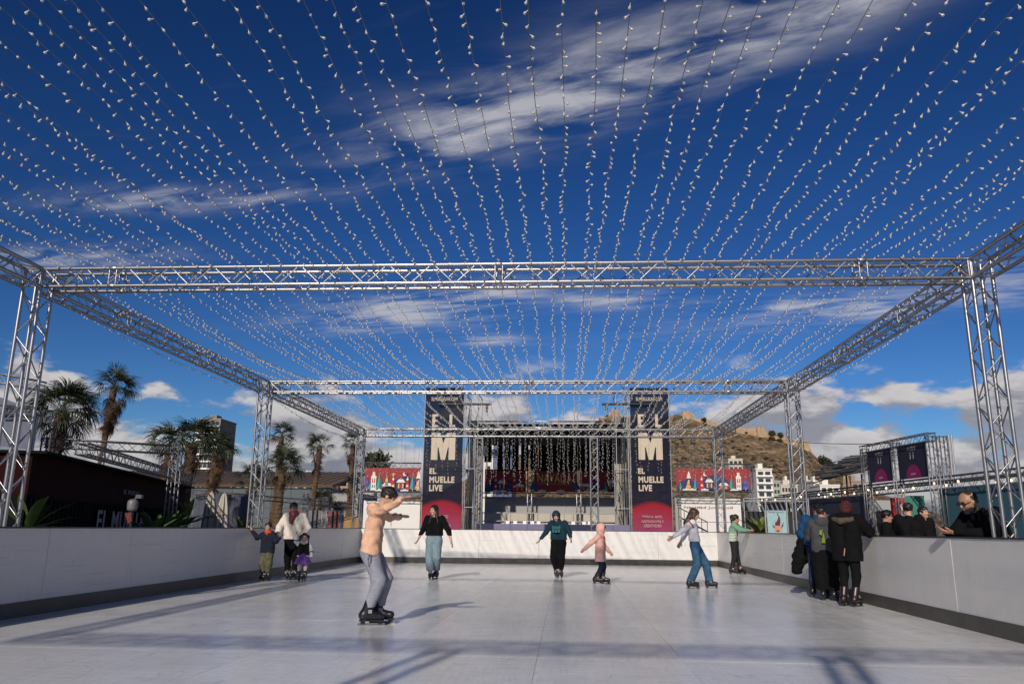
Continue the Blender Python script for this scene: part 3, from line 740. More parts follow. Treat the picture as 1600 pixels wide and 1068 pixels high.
def banner_tower(side, px0, px1, sx0, sx1, lines, label_b, label_s):
    A = P(px0, 826, YS); B = P(px1, 826, YS); T = P(px0, 604, YS); w = B.x - A.x; hgt = T.z
    root = thing('banner', label_b, 'banner', ((A.x + B.x) / 2, YS, -.05), 0, 'tall navy banners beside the stage')
    # slightly rippled sheet
    m = MB(); nx, nz = 8, 40; pts = []; th = .012
    for j in range(nz + 1):
        for i in range(nx + 1):
            x = -w / 2 + w * i / nx; z = .5 + (hgt - .5) * j / nz
            pts.append((x, .02 * math.sin(z * 1.7 + x * 2) + .012 * math.sin(x * 5 + z), z))
    n = len(pts); fs = [(j * (nx + 1) + i, j * (nx + 1) + i + 1, (j + 1) * (nx + 1) + i + 1, (j + 1) * (nx + 1) + i) for j in range(nz) for i in range(nx)]
    m.add(pts, fs); m.build('sheet', BANNER, root, True)
    def z_of(py): return P((px0 + px1) / 2, py, YS).z + .05
    def tx(s, py0, py1, wf, m_=SAND, bold=.02, dx=0.0):
        fit_text(s, w * wf, z_of(py0) - z_of(py1), m_, root, (dx * w, -.05, z_of(py1)), 0, bold)
    tx('ELMUELLELIVE.COM', 620.5, 626, .68, SAND, .02)
    # the two letters of the first word stand apart; the emblem letter is a heavy block
    def glyph(polys, x0, x1, py0, py1):
        zz0, zz1 = z_of(py1), z_of(py0); m = MB()
        for pl in polys: m.prism([(x0 + (x1 - x0) * a, -.052, zz0 + (zz1 - zz0) * b) for a, b in pl], (0, .006, 0))
        m.build('lettering', SAND, root)
    E_ = [[(0, 0), (1, 0), (1, .17), (.48, .17), (.48, .42), (.88, .42), (.88, .58), (.48, .58), (.48, .83), (1, .83), (1, 1), (0, 1)]]
    L_ = [[(0, 0), (1, 0), (1, .18), (.48, .18), (.48, 1), (0, 1)]]
    M_ = [[(0, 0), (.27, 0), (.27, .46), (.305, .46), (.41, 0), (.59, 0), (.695, .46), (.73, .46), (.73, 0), (1, 0), (1, 1), (.64, 1), (.50, .62), (.36, 1), (0, 1)]]
    glyph(E_, -.31 * w, -.15 * w, 647, 667); glyph(L_, .14 * w, .29 * w, 647, 667); glyph(M_, -.31 * w, .31 * w, 676, 718)
    fit_text('EL', w * .17, z_of(731) - z_of(740), SAND, root, (-.25 * w, -.05, z_of(740)), 0, .05); fit_text('MUELLE', w * .64, z_of(744) - z_of(754), SAND, root, (-.01 * w, -.05, z_of(754)), 0, .045)
    fit_text('LIVE', w * .34, z_of(757) - z_of(767), SAND, root, (-.16 * w, -.05, z_of(767)), 0, .045)
    lt = mat('pale_pink_print', (.50, .30, .31), .75, 0, .05)
    for k, (s, wf) in enumerate(lines): tx(s, 804 + k * 7.2, 809 + k * 7.2, wf, lt, .01)
    # scaffold behind and beside
    sx = [P(q, 826, YS).x - root.location.x for q in (sx0, sx1)]
    sr = thing('scaffold_tower', label_s, 'scaffold', (root.location.x, YS + .1, -.05), 0, 'scaffold towers beside the stage')
    scaffold(sr, -w / 2 - .04, w / 2 + .04, .06, 2.1, hgt - .1)
    scaffold(sr, sx[0], sx[1], .06, 2.1, hgt - .25)
    rod('boom', CHORD_K, sr, (-.3 if side == 'l' else .3, -.3, z_of(632)), (sx[1] + .75 if side == 'l' else sx[0] - .75, -.3, z_of(632)), .06)
    rod('boom', CHORD_K, sr, (-.8, .3, z_of(606)), (.9 if side == 'l' else -.9, .3, z_of(606)), .07)
    xh = (sx[1] + .5 if side == 'l' else sx[0] - .5)
    hk = MB(); hk.cyl((xh, -.3, z_of(641)), (xh, -.3, z_of(632)), .025, n=6); hk.box((xh, -.3, z_of(637)), (.14, .14, .18)); hk.box((xh, -.3, z_of(643)), (.1, .1, .14)); hk.build('chain_hoist', BLACK, sr)
    # beige wall sheet inside the scaffold
    m = MB(); m.boxp((min(sx), 2.2, 0), (max(sx), 2.24, hgt * .82)); m.build('back_sheet', mat('beige_sheet', (.33, .30, .26), .9, 0, .1, 1), sr)
    for k in range(4):
        m = MB(); m.tube([(sx[0] + .1 + .12 * k + .05 * math.sin(t * 4 + k), .2 + .1 * k, hgt * .8 * (1 - t)) for t in np.linspace(0, 1, 14)], .022, 5); m.build('cable', BLACK, sr)
CHORD_K = unit_cyl(8, BLACK, 'boom')
banner_tower('l', 658, 720, 724, 743, [('ESPACIO', .36), ('CIVIL', .22), ('PORTUARIO', .48)], 'tall navy and pink banner left of the stage with huge M', 'scaffold tower carrying the left tall banner')
banner_tower('r', 989, 1051, 966, 985, [('MÚSICA, ARTE,', .50), ('GASTRONOMÍA Y', .56), ('CREATIVIDAD', .44)], 'tall navy and pink banner right of the stage listing music and arts', 'scaffold tower carrying the right tall banner')

# illustrated winter village print, layered flat pieces on a sheet
def pmat(n, c): return mat('print_' + n, c, .7, 0, .05)
CT = pmat('teal', (.06, .27, .22)); CT2 = pmat('dark_teal', (.02, .12, .13)); CB = pmat('night_blue', (.018, .028, .11)); CP = pmat('violet', (.10, .085, .32)); CW = pmat('white', (.66, .62, .58)); CR = pmat('crimson', (.40, .018, .020)); CO = pmat('orange', (.55, .20, .04)); CY = pmat('yellow', (.60, .42, .10)); CBl = pmat('blue', (.03, .06, .28))
VM = [RED_B, CT, CT2, CB, CP, CW, CR, CO, CY, CBl]
def village(root, w, hgt, seed, items, th=.01, hills=True):
    s = MB(); s.boxp((0, 0, 0), (w, .02, hgt)); s.build('sheet', RED_B, root)
    a = MB(); lay = [0]
    def poly(pts, mi):
        lay[0] += 1; y = -.003 - .0012 * lay[0]; q = [(p[0] * hgt, y, max(0.003, p[1] * hgt)) for p in pts]
        a.add(q, [tuple(range(len(q)))], mi)
    def circ(x, z, r, mi, n=10, a0=0, a1=2 * math.pi, sz=1): poly([(x + r * math.cos(t), z + r * sz * math.sin(t)) for t in np.linspace(a0, a1, n + 1)[: n if a1 > 6 else n + 1]], mi)
    rr = random.Random(seed); W_ = w / hgt
    for x in (np.arange(.5, W_, 1.25) if hills else ()): circ(x, 0, min(.72, x, W_ - x), 3, 12, 0, math.pi)
    for _ in range(int(16 * W_)):
        x = rr.uniform(.05, W_ - .05); z = rr.uniform(.62, .97); q = rr.uniform(.008, .02); poly([(x - q, z), (x, z - q), (x + q, z), (x, z + q)], rr.choice((5, 8, 8)))
    def tree(x, hh, ww, mi, mj):
        if mi in (1, 2):
            poly([(x - ww, .12), (x, .08), (x + ww, .12), (x + ww * .55, hh * .6), (x, hh), (x - ww * .55, hh * .6)], mi); poly([(x, .08), (x + ww, .12), (x + ww * .55, hh * .6), (x, hh)], mj)
        else:
            for k in range(4):
                z0 = .08 + (hh - .12) * k / 4; q = ww * (1 - k * .21); poly([(x - q, z0), (x + q, z0), (x + q * .4, z0 + hh * .3), (x, min(hh, z0 + hh * .36)), (x - q * .4, z0 + hh * .3)], mi if k % 2 == 0 else mj)
        poly([(x - .015, .02), (x + .015, .02), (x + .015, .12), (x - .015, .12)], 8); circ(x, hh + .02, .022, 8, 6)
    def church(x):
        poly([(x - .11, .04), (x + .11, .04), (x + .11, .62), (x - .11, .62)], 5); poly([(x - .14, .6), (x + .14, .6), (x + .07, .68), (x - .07, .68)], 5); poly([(x - .06, .66), (x + .06, .66), (x + .06, .82), (x - .06, .82)], 5); circ(x, .82, .07, 6, 8, 0, math.pi, 1.3)
        for q in (-.045, .045): poly([(x + q - .022, .36), (x + q + .022, .36), (x + q + .022, .52), (x + q, .56), (x + q - .022, .52)], 6); poly([(x + q - .018, .16), (x + q + .018, .16), (x + q + .018, .27), (x + q - .018, .27)], 3)
    def kiosk(x):
        poly([(x - .16, .05), (x + .16, .05), (x + .16, .38), (x - .16, .38)], 3)
        for q in (-.09, 0, .09): poly([(x + q - .03, .14), (x + q + .03, .14), (x + q + .03, .34), (x + q - .03, .34)], 8 if q else 6)
        poly([(x - .2, .38), (x + .2, .38), (x + .1, .52), (x - .1, .52)], 5); circ(x, .54, .05, 7, 6)
    def house(x, ww=.2):
        poly([(x - ww, .04), (x + ww, .04), (x + ww, .24), (x - ww, .24)], 6); poly([(x - ww - .04, .23), (x + ww + .04, .23), (x + ww * .6, .36), (x - ww * .6, .36)], 5)
        for q in (-.1, .1): circ(x + q, .14, .045, 8, 8)
    def redtower(x): poly([(x - .1, .04), (x + .1, .04), (x + .05, .5), (x - .05, .5)], 6); circ(x, .24, .05, 5, 8); circ(x, .52, .05, 5, 8); poly([(x - .03, .55), (x + .03, .55), (x, .68)], 8)
    def lamp(x): poly([(x - .014, .04), (x + .014, .04), (x + .014, .5), (x - .014, .5)], 5); poly([(x - .1, .55), (x + .1, .55), (x + .02, .86), (x - .02, .86)], 5)
    def moon(x): circ(x, .74, .09, 5, 12); circ(x + .04, .77, .075, 0, 12)
    def star(x): 
        for t in range(4): c_, s_ = math.cos(t * .785), math.sin(t * .785); poly([(x + .11 * c_, .72 + .11 * s_), (x - .015 * s_, .72 + .015 * c_), (x - .11 * c_, .72 - .11 * s_), (x + .015 * s_, .72 - .015 * c_)], 8)
    for it in items:
        k, x = it[0], it[1] * W_
        if k == 't': tree(x, it[2], it[3], it[4], it[5])
        else: dict(c=church, k=kiosk, h=house, r=redtower, l=lamp, m=moon, s=star)[k](x)
    for _ in range(int(W_ * 1.3)):
        x = rr.uniform(.15, W_ - .2)
        for q in (-.12, 0, .12): circ(x + q, .015, .09 if q == 0 else .06, 5, 8, 0, math.pi)
    a.build('artwork', VM, root)
def wing(label, px0, px1, py0, py1, seed, items, Y=YS, group='illustrated winter village banners', hills=True):
    A = P(px0, py1, Y); B = P(px1, py0, Y)
    root = thing('illustrated_banner', label, 'banner', (A.x, Y, A.z), 0, group)
    village(root, B.x - A.x, B.z - A.z, seed, items, hills=hills); return root, A, B
LI = [('t', .05, .62, .12, 4, 9), ('t', .12, .45, .12, 1, 2), ('c', .17), ('t', .28, .74, .15, 1, 2), ('h', .42), ('t', .41, .78, .1, 8, 1), ('s', .53), ('r', .53), ('k', .67), ('m', .74), ('r', .79), ('t', .89, .74, .14, 1, 9), ('t', .97, .4, .12, 7, 8), ('l', .99)]
RI = [('t', .05, .44, .08, 2, 1), ('l', .17), ('t', .16, .42, .15, 7, 8), ('t', .26, .68, .11, 1, 9), ('r', .34), ('m', .39), ('k', .44), ('t', .51, .3, .05, 7, 8), ('h', .63), ('t', .62, .7, .1, 1, 2), ('t', .74, .66, .13, 1, 2), ('c', .83), ('t', .92, .62, .15, 4, 9)]
rootL, A1, B1 = wing('red winter village banner left of the left tall banner', 569, 656, 731, 767, 1, LI)
rootR, A2, B2 = wing('red winter village banner right of the right tall banner', 1057, 1172, 732, 766, 2, RI)
YB_ = 48.0
C3 = [('r', .27), ('k', .42), ('t', .6, .55, .12, 9, 3), ('r', .72), ('h', .85), ('s', .7)]
wing('dim red winter village banner on the stage left of the gold title', 757, 822, 733, 768, 3, C3, YB_)
rn, An, Bn = wing('red stage banner with its title in large gold capitals', 833, 901, 731, 768, 4, [('t', .02, .5, .2, 2, 9), ('t', .98, .5, .2, 2, 9)], YB_, hills=False)
wing('dim red winter village banner on the stage right of the gold title', 909, 968, 733, 768, 5, [('t', .2, .4, .2, 3, 9), ('h', .1), ('k', .8), ('r', .45), ('t', .62, .42, .12, 2, 1)], YB_)
wn = Bn.x - An.x; hn = Bn.z - An.z
fit_text('NAVALIA', wn * .80, hn * .34, GOLD, rn, (wn / 2, -.08, hn * .40), 0, .02); fit_text('NAVIDAD EN EL MUELLE', wn * .72, hn * .05, GOLD, rn, (wn / 2, -.08, hn * .31), 0, .0)

def frame_truss(label, px0, px1, py, Y, s=.29, name='overhead_truss', m=None):
    a = P(px0, py, Y); b = P(px1, py, Y)
    return truss(name, label, (a.x, Y + .02 + s / 2, a.z), (b.x, Y + .02 + s / 2, a.z), s=s, pitch=.33, single=False, group='stage trusses', material=m or ALU_DULL)
frame_truss('grey truss beam under the left village banner', 566, 657, 772, YS - .2)
frame_truss('grey truss beam over the left village banner', 566, 657, 726.5, YS + .1)
frame_truss('grey truss beam under the right village banner', 1056, 1176, 771.5, YS - .2)
frame_truss('grey truss beam over the right village banner', 1056, 1176, 728.5, YS + .1)
frame_truss('grey truss beam below the three stage banners', 746, 985, 773, YB_ - .2)
frame_truss('white truss beam along the top of the stage roof', 733, 977, 662, YS + .2, .33, m=ALU)
for k, (q, nm) in enumerate(((827.5, 'left of the gold title'), (904.5, 'right of the gold title'))):
    p = P(q, 800, YB_ - .6); truss('truss_tower', 'white truss post on the stage, ' + nm, (p.x, YB_ - .6, -.05), (p.x, YB_ - .6, P(q, 733, YB_ - .6).z), pitch=.33, single=False, group='stage trusses')
p = P(1174, 770, YS); truss('truss_tower', 'grey truss post at the right end of the village banner', (p.x, YS + .1, -.05), (p.x, YS + .1, P(1174, 727, YS).z), pitch=.33, single=False, group='stage trusses', material=ALU_DULL)
p = P(1161, 790, YS + 2); truss('truss_tower', 'white truss post between the white panel and the plant', (p.x, YS + 2, -.05), (p.x, YS + 2, P(1161, 776, YS + 2).z), pitch=.33, single=False, group='stage trusses')

def panel(label, cat, name, px0, px1, py0, py1, Y, m, th=.06, group=None, seams=0, parent=None):
    a = P(px0, py1, Y); b = P(px1, py0, Y); z0 = max(-.05, a.z) if py1 < 827 else -.05
    root = thing(name, label, cat, (a.x, Y, z0), 0, group); w = b.x - a.x; hh = b.z - z0
    n = max(1, seams)
    q = MB(); q.boxp((.004, 0, 0), (w / n - .004, th, hh)); me = q.mesh('sheet', m)
    for k in range(n): o = link('sheet', me, root); o.location = (k * w / n, random.uniform(0, .006), 0)
    return root, w, hh
SCREENW = mat('white_screen', (.66, .645, .62), .7, 0, .03, .8)
pr, w, hh = panel('blank white panel under the left village banner', 'screen', 'white_backdrop', 566, 657, 782, 828, YS + .4, SCREENW, seams=2)  # plain white panel as a backdrop, nothing is projected on it
pr, w, hh = panel('white panel with red Christmas youth title under the right village banner', 'screen', 'white_backdrop', 1066, 1157, 778, 828, YS + .4, SCREENW, seams=3)
lh = P(1100, 784, YS).z - P(1100, 789, YS).z
fit_text('Navidad Juventud', w * .82, lh, RED_B, pr, (w * .45, -.03, hh * .80), 0, .0)
m = MB(); m.boxp((w * .2, -.02, hh * .57), (w * .84, -.005, hh * .575)); m.build('printed_rule', DARKGREY, pr)
panel('grey side wall strip beside the right tall banner', 'panel', 'grey_panel', 1056, 1067, 776, 828, YS + .6, grey_r)
panel('grey back panel across the stage under the banners', 'panel', 'grey_panel', 757, 968, 777, 802, YB_ + .6, mat('grey_sheet', (.30, .30, .305), .8, 0, .06, .5), seams=5)
def block_wall():
    a = P(756, 826, YB_ - .2); b = P(966, 802, YB_ - .2); w = b.x - a.x; hh = b.z + .05
    root = thing('block_wall', 'pale concrete block wall at the back of the stage', 'wall', (a.x, YB_ - .2, -.05))
    cm = mat('pale_concrete', (.44, .40, .345), .9, 0, .10, .8, .15, 6)
    n = 5; rows = 3
    q = MB(); q.boxp((.01, 0, .01), (w / n - .01, .3, hh / rows - .01)); me = q.mesh('concrete_block', cm)
    for r in range(rows):
        for k in range(n + (r % 2)):
            x = (k - (.5 if r % 2 else 0)) * w / n
            if x < -.1 or x > w - .5 * w / n: continue
            o = link('concrete_block', me, root); o.location = (x, 0, r * hh / rows)
    rail = thing('guard_rail', 'steel tube guard rail in front of the concrete block wall', 'railing', (a.x, YB_ - 1.2, -.05))
    for z in (P(800, 800, YB_).z, P(800, 812.5, YB_).z): rod('rail', CHORD_S, rail, (-.4, 0, z), (w + .6, 0, z), .03)
    for k in range(7): rod('post', CHORD_S, rail, (w * k / 6, 0, 0), (w * k / 6, 0, P(800, 799, YB_).z), .03)
block_wall()
def stage_strip():
    a = P(745, 827, 38); b = P(985, 818, 38); w = b.x - a.x; z0 = .1
    root = thing('market_counter', 'dark blue counter skirt with white boxes along the stage foot', 'counter', (a.x, 38, -.05))
    cols = [mat('navy_skirt', (.022, .024, .07), .8), mat('lilac_skirt', (.16, .15, .25), .8)]
    n = 9; q = MB(); q.boxp((.0, 0, 0), (w / n - .01, .6, b.z)); mes = [q.mesh('skirt_panel', c) for c in cols]
    for k in range(n): o = link('skirt_panel', mes[(k * 5 // 3) % 2], root); o.location = (k * w / n, 0, 0)
    bx = MB(); bx.boxp((0, 0, 0), (.17, .15, .13)); me = bx.mesh('white_box', WHITEPAINT)
    for k, q in enumerate([789, 801, 816, 828, 838, 865, 872, 893, 910, 919]):
        o = link('white_box', me, None); pp = P(q, 824, 37.6); o.location = (pp.x, 37.78, b.z - .052 + .002 if False else b.z - .05)
        tag(o, 'small white box on the blue counter, %s from the left' % ('first second third fourth fifth sixth seventh eighth ninth tenth'.split()[k]), 'box', 'white boxes on the counter')
        o.location.y = 38.1
stage_strip()
def stage_roof():
    a = P(740, 690, YS + 1); b = P(975, 655, YS + 1); x0, x1 = a.x, b.x
    root = thing('stage_roof', 'black stage roof grid with hanging drapes and lamps', 'stage roof', (x0, YS + .6, P(740, 668, YS).z)); w = x1 - x0; z0 = root.location.z
    m = MB(); m.boxp((0, .1, .0), (w, 7.6, .06)); m.build('roof_sheet', BLACKCLOTH, root)
    m = MB(); m.boxp((.1, .05, -.85), (w - .1, .12, .30)); m.build('valance', BLACKCLOTH, root)  # black strip added so the stage interior reads darker
    rr = random.Random(4)
    for k, (q0, q1, y1) in enumerate([(757, 769, 722), (777, 787, 735), (789, 798, 735), (800, 811, 735), (814, 826, 735), (828, 841, 735), (842, 858, 735), (858, 873, 735), (873, 886, 735), (887, 902, 735), (903, 914, 735), (915, 926, 735), (929, 948, 735), (949, 966, 735)]):
        A = P(q0, y1, YB_); B = P(q1, 700, YB_)
        m = MB(); n = 8; pts = []
        for i in range(n + 1):
            x = A.x + (B.x - A.x) * i / n - x0; y = YB_ - YS - .8 + .06 * math.sin(i * 2.2)
            pts += [(x, y, A.z - z0), (x, y, B.z + .9 - z0), (x, y + .05, B.z + .9 - z0), (x, y + .05, A.z - z0)]
        fs = []
        for i in range(n):
            for e in range(4): fs.append((4 * i + e, 4 * i + (e + 1) % 4, 4 * i + 4 + (e + 1) % 4, 4 * i + 4 + e))
        fs += [(0, 1, 2, 3), (4 * n, 4 * n + 3, 4 * n + 2, 4 * n + 1)]
        m.add(pts, fs); m.build('drape', BLACKCLOTH, root)
    for k in range(14):
        x = w * (k + .5) / 14 + rr.uniform(-.1, .1); m = MB(); m.cyl((x, .5, -.05), (x, .5, -.38), .03, n=6); m.cyl((x, .42, -.35), (x, .25, -.62), .10, .15, 10); m.build('spotlight', BLACK, root)
    m = MB(); m.cyl((.6, .3, -.6), (.6, .3, -1.35), .16, .2, 10); m.box((.6, .3, -.5), (.3, .3, .3)); m.build('speaker_cluster', BLACK, root)
    for z in (-.9, -1.0): rod('rail', CHORD_S, root, (0, 5.5, z), (w, 5.5, z), .03)
    for q in (775, 793, 826, 852, 882): m = MB(); A = P(q - 8, 708, YB_ + 2); B = P(q + 8, 700, YB_ + 2); m.boxp((A.x - x0, YB_ + 2 - YS, A.z - z0), (B.x - x0, YB_ + 2.1 - YS, B.z - z0)); m.build('light_panel', WHITEPAINT, root)
    for x in (.05, w - .05):
        for y in (.2, 7.4): rod('post', CHORD_S, root, (x, y, -z0 - .05), (x, y, 0), .05)
stage_roof()
apartment('blue glazed block glimpsed through the stage frame', 772, 800, 694, 120, 12, 5, 2, mat('blue_render', (.10, .12, .22), .8), False)
apartment('white block glimpsed through the left of the stage frame', 755, 771, 692, 130, 12, 5, 1, white_r, False)
# stair rail near the right tall banner
def stairs():
    root = thing('stair_rail', 'dark sloping stair handrail in front of the white panel', 'railing', P(1060, 829, YS - .6))
    o0 = Vector(root.location); a = P(1060, 792, YS - .6) - o0; b = P(1105, 815, YS - .6) - o0
    rod('handrail', CHORD_K, root, a, b, .025); rod('mid_rail', CHORD_K, root, a - Vector((0, 0, .45)), b - Vector((0, 0, .45)), .018)
    for t in np.linspace(0, 1, 6): p = a.lerp(b, t); rod('baluster', CHORD_K, root, (p.x, p.y, -.05 - o0.z), p, .016)
stairs()
# ------------------------------------------------------------------ palms
PALM_G = [mat('palm_green_%s' % n, c, .55, 0, .3, 2) for n, c in (('dark', (.013, .022, .008)), ('mid', (.022, .036, .012)), ('olive', (.040, .046, .017)))]
PALM_D = [mat('dead_frond_%s' % n, c, .85, 0, .3, 3) for n, c in (('brown', (.085, .043, .018)), ('dark', (.045, .026, .013)))]
PALM_T = mat('palm_trunk', (.085, .052, .030), .95, 0, .4, 5, .6, 14, stretch=(1, 1, .6))
def frond_mesh(seed, m, droop, fan=105, n=24, petiole=.82, leaf=.78, shred=0.0):
    rr = random.Random(seed); b = MB()
    pts = [(petiole * t, 0, .10 * math.sin(t * 1.6) - droop * .12 * t * t) for t in (0, .35, .7, 1)]
    b.tube(pts, .016, 4, taper=.6)
    c = Vector(pts[-1])
    for k in range(n):
        a = R(-fan + 2 * fan * k / (n - 1)) + rr.uniform(-.05, .05)
        l = leaf * (.72 + .28 * math.cos(a * .75)) * rr.uniform(.85, 1.1)
        if rr.random() < shred: continue
        d = Vector((math.cos(a), math.sin(a), .06 * math.cos(3 * a))); s = Vector((-math.sin(a), math.cos(a), 0))
        w = .022
        p1 = c + d * l * .5 + Vector((0, 0, .05 - droop * .10)); p2 = c + d * l * .82 + Vector((0, 0, -droop * .30)); p3 = c + d * l * .96 + Vector((0, 0, -droop * .30 - .16 - rr.uniform(0, .16)))
        z = Vector((0, 0, .012))
        b.add([c - s * .006, c + s * .006, p1 + s * w + z, p1 - s * w + z, p2 + s * w * .6, p2 - s * w * .6, p3], [(0, 1, 2, 3), (3, 2, 4, 5), (5, 4, 6)])
    return b.mesh('frond', m)
FR = [frond_mesh(s, PALM_G[s % 3], .35 + .25 * (s % 4), 100 + 8 * (s % 3)) for s in range(8)]
DF = [frond_mesh(20 + s, PALM_D[s % 2], 1.0, 55, 18, .7, .9, .15) for s in range(5)]
def palm(label, px, pyc, Y, crown, trunk_r, lean=(0, 0), nf=26, nd=18, skirt=0.5, seed=0, wind=.25, zscale=1.0):
    rr = random.Random(seed); c = P(px, pyc, Y)
    root = thing('palm_tree', label, 'palm', (c.x - lean[0], Y, -.05), 0, 'palms behind the rink')
    H_ = c.z + .05
    m = MB(); n = 12; rings = int(H_ / .11); pts = []
    for j in range(rings + 1):
        t = j / rings; r = trunk_r * (1.25 - .45 * min(1, t * 2.2)) * (1 + (.07 if j % 2 else -.05)) * (1 + rr.uniform(-.03, .03)); 
        if t > .9: r *= 1.12
        for k in range(n):
            a = 2 * math.pi * k / n + (j % 2) * .26; q = r * (1 + rr.uniform(-.06, .06)); pts.append((lean[0] * t ** 1.4 + q * math.cos(a), lean[1] * t + q * math.sin(a), H_ * t))
    fs = [(j * n + k, j * n + (k + 1) % n, (j + 1) * n + (k + 1) % n, (j + 1) * n + k) for j in range(rings) for k in range(n)]
    m.add(pts, fs); m.build('trunk', PALM_T, root)
    top = Vector((lean[0], lean[1], H_)); W_ = Vector((wind, .1, 0))
    def put(me, az, el, sc, base):
        d = Vector((math.cos(az) * math.cos(el), math.sin(az) * math.cos(el), math.sin(el))) + W_ * (.5 + .5 * math.cos(el)); d.normalize()
        x = d; up = Vector((0, 0, 1)); y = up.cross(x); y = Vector((0, 1, 0)) if y.length < .05 else y.normalized(); z = x.cross(y)
        rm = Matrix((x, y, z)).transposed().to_4x4() @ Matrix.Rotation(rr.uniform(-.5, .5), 4, 'X')
        o = link('frond', me, root, Matrix.Translation(base) @ rm @ Matrix.Diagonal((sc, sc, sc, 1)))
    for k in range(nf):
        el = R(80 - 105 * (k / nf) ** .9 + rr.uniform(-8, 8)); put(FR[rr.randrange(8)], k * 2.4 + rr.uniform(-.3, .3), el, crown * rr.uniform(.8, 1.1) / 1.5, top + Vector((0, 0, .02)))
    for k in range(nd):
        t = k / max(1, nd); el = R(-38 - 48 * t ** .5 + rr.uniform(-8, 5)); put(DF[rr.randrange(5)], k * 2.4 + 1 + rr.uniform(-.3, .3), el, crown * rr.uniform(.65, .95) / 1.5, top - Vector((0, 0, .05 + skirt * t)))
    return root
palm('tall palm with heavy brown skirt against the sky at far left', 178, 606, 43, 1.5, .20, (.35, 0), 22, 34, 1.6, 1)
palm('stout green fan palm beside the left truss tower', 98, 645, 26, 1.42, .25, (.2, 0), 32, 10, .3, 2, .1)
palm('thick trunked fan palm left of the tower block', 300, 694, 32, 1.35, .27, (.12, 0), 22, 10, .2, 3)
palm('palm with fanned leaves beside the left gantry post', 264, 696, 40, 1.35, .2, (.05, 0), 20, 8, .3, 4, -.2)
palm('palm with long hanging brown skirt in front of the tower block', 338, 704, 36, 1.1, .2, (.1, 0), 20, 26, 1.2, 5, .15)
palm('upper ragged palm just right of the second left truss tower', 440, 682, 58, 1.3, .22, (.2, 0), 18, 24, 1.3, 6)
palm('green low palm just right of the second left truss tower', 442, 728, 44, 1.4, .26, (.1, 0), 22, 8, .2, 7)
palm('windswept palm with brown skirt and bare trunk', 500, 697, 54, 1.15, .2, (.3, 0), 18, 28, 1.2, 8, -.55)
palm('palm partly hidden behind the far left truss tower', 552, 694, 62, 1.2, .22, (.1, 0), 15, 18, 1.0, 9, -.35)
palm('small low palm behind the far left truss tower', 552, 762, 58, 1.2, .22, (.1, 0), 13, 6, .3, 10)
palm('low palm whose fronds show left of the second tower', 392, 748, 62, 1.5, .22, (.0, 0), 20, 14, .4, 11)
palm('low green palm in front of the long shed', 500, 786, 60, 1.4, .2, (.0, 0), 20, 4, .2, 12)
def round_tree(label, px, py, Y, rad, m):
    c = P(px, py, Y); t = thing('broadleaf_tree', label, 'tree', (c.x, Y, -.05))
    q = MB(); q.tube([(0, 0, 0), (.05, 0, c.z * .5), (0, .05, c.z)], .2, 8, taper=.5)
    for k in range(5): q.tube([(0, 0, c.z * .75), (rad * .5 * math.cos(k * 1.3), rad * .5 * math.sin(k * 1.3), c.z + rad * .3)], .06, 5, taper=.4)
    q.build('trunk', mat('tree_bark', (.08, .055, .035), .9), t)
    leafball(t, (0, 0, c.z), (rad, rad, rad * .75), 900, rad * .2, m)
round_tree('dark leafy tree top above the left village banner', 588, 722, 60, 1.2, mat('tree_leaves', (.035, .045, .015), .8, 0, .4, 3))
def leafy_plant(label, px, Y, hgt, n, spread, seed, m=GREENLEAF, z0=-.05, py=None):
    rr = random.Random(seed); c = P(px, 820, Y); root = thing('leafy_plant', label, 'plant', (c.x, Y, z0), 0, 'broad leaved plants behind the boards')
    st = MB(); st.tube([(0, 0, 0), (.02, 0, hgt * .3), (0, 0, hgt * .55)], .05, 6, taper=.5); st.build('stem', GREENLEAF, root)
    for k in range(n):
        a = k * 2.4 + rr.uniform(-.4, .4); el = rr.uniform(.5, 1.35); l = hgt * rr.uniform(.45, .6); w = l * .085; b = MB(); prev = None; pts = []
        for j in range(7):
            t = j / 6; r_ = l * t * math.cos(el) * (1 + .2 * t); z = l * t * math.sin(el) - .25 * l * t * t; ww = w * math.sin(math.pi * min(1, .12 + t * .88)) ** .7
            d = Vector((math.cos(a), math.sin(a), 0)); s = Vector((-math.sin(a), math.cos(a), 0)); p = d * r_ + Vector((0, 0, hgt * .45 * rr.uniform(.98, 1.02) + z))
            pts += [p - s * ww + Vector((0, 0, ww * .3)), p, p + s * ww + Vector((0, 0, ww * .3))]
        fs = []
        for j in range(6):
            for e in range(2): fs.append((3 * j + e, 3 * j + e + 1, 3 * j + e + 4, 3 * j + e + 3))
        b.add(pts, fs); b.build('leaf', m, root, True)
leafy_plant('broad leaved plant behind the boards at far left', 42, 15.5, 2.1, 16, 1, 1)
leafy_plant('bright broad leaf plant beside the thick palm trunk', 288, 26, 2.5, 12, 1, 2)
leafy_plant('green and yellow plant beside the striped sweater girl', 1188, 33, 2.2, 30, 1, 3, mat('yellow_green_leaf', (.13, .17, .04), .5, 0, .4, 3))  # leaves in a paler, yellower green
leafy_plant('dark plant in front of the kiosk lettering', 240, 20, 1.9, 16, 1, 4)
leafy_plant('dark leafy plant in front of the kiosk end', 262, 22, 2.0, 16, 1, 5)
leafy_plant('dark plant between the parasol and the second tower', 376, 32, 1.9, 16, 1, 6)

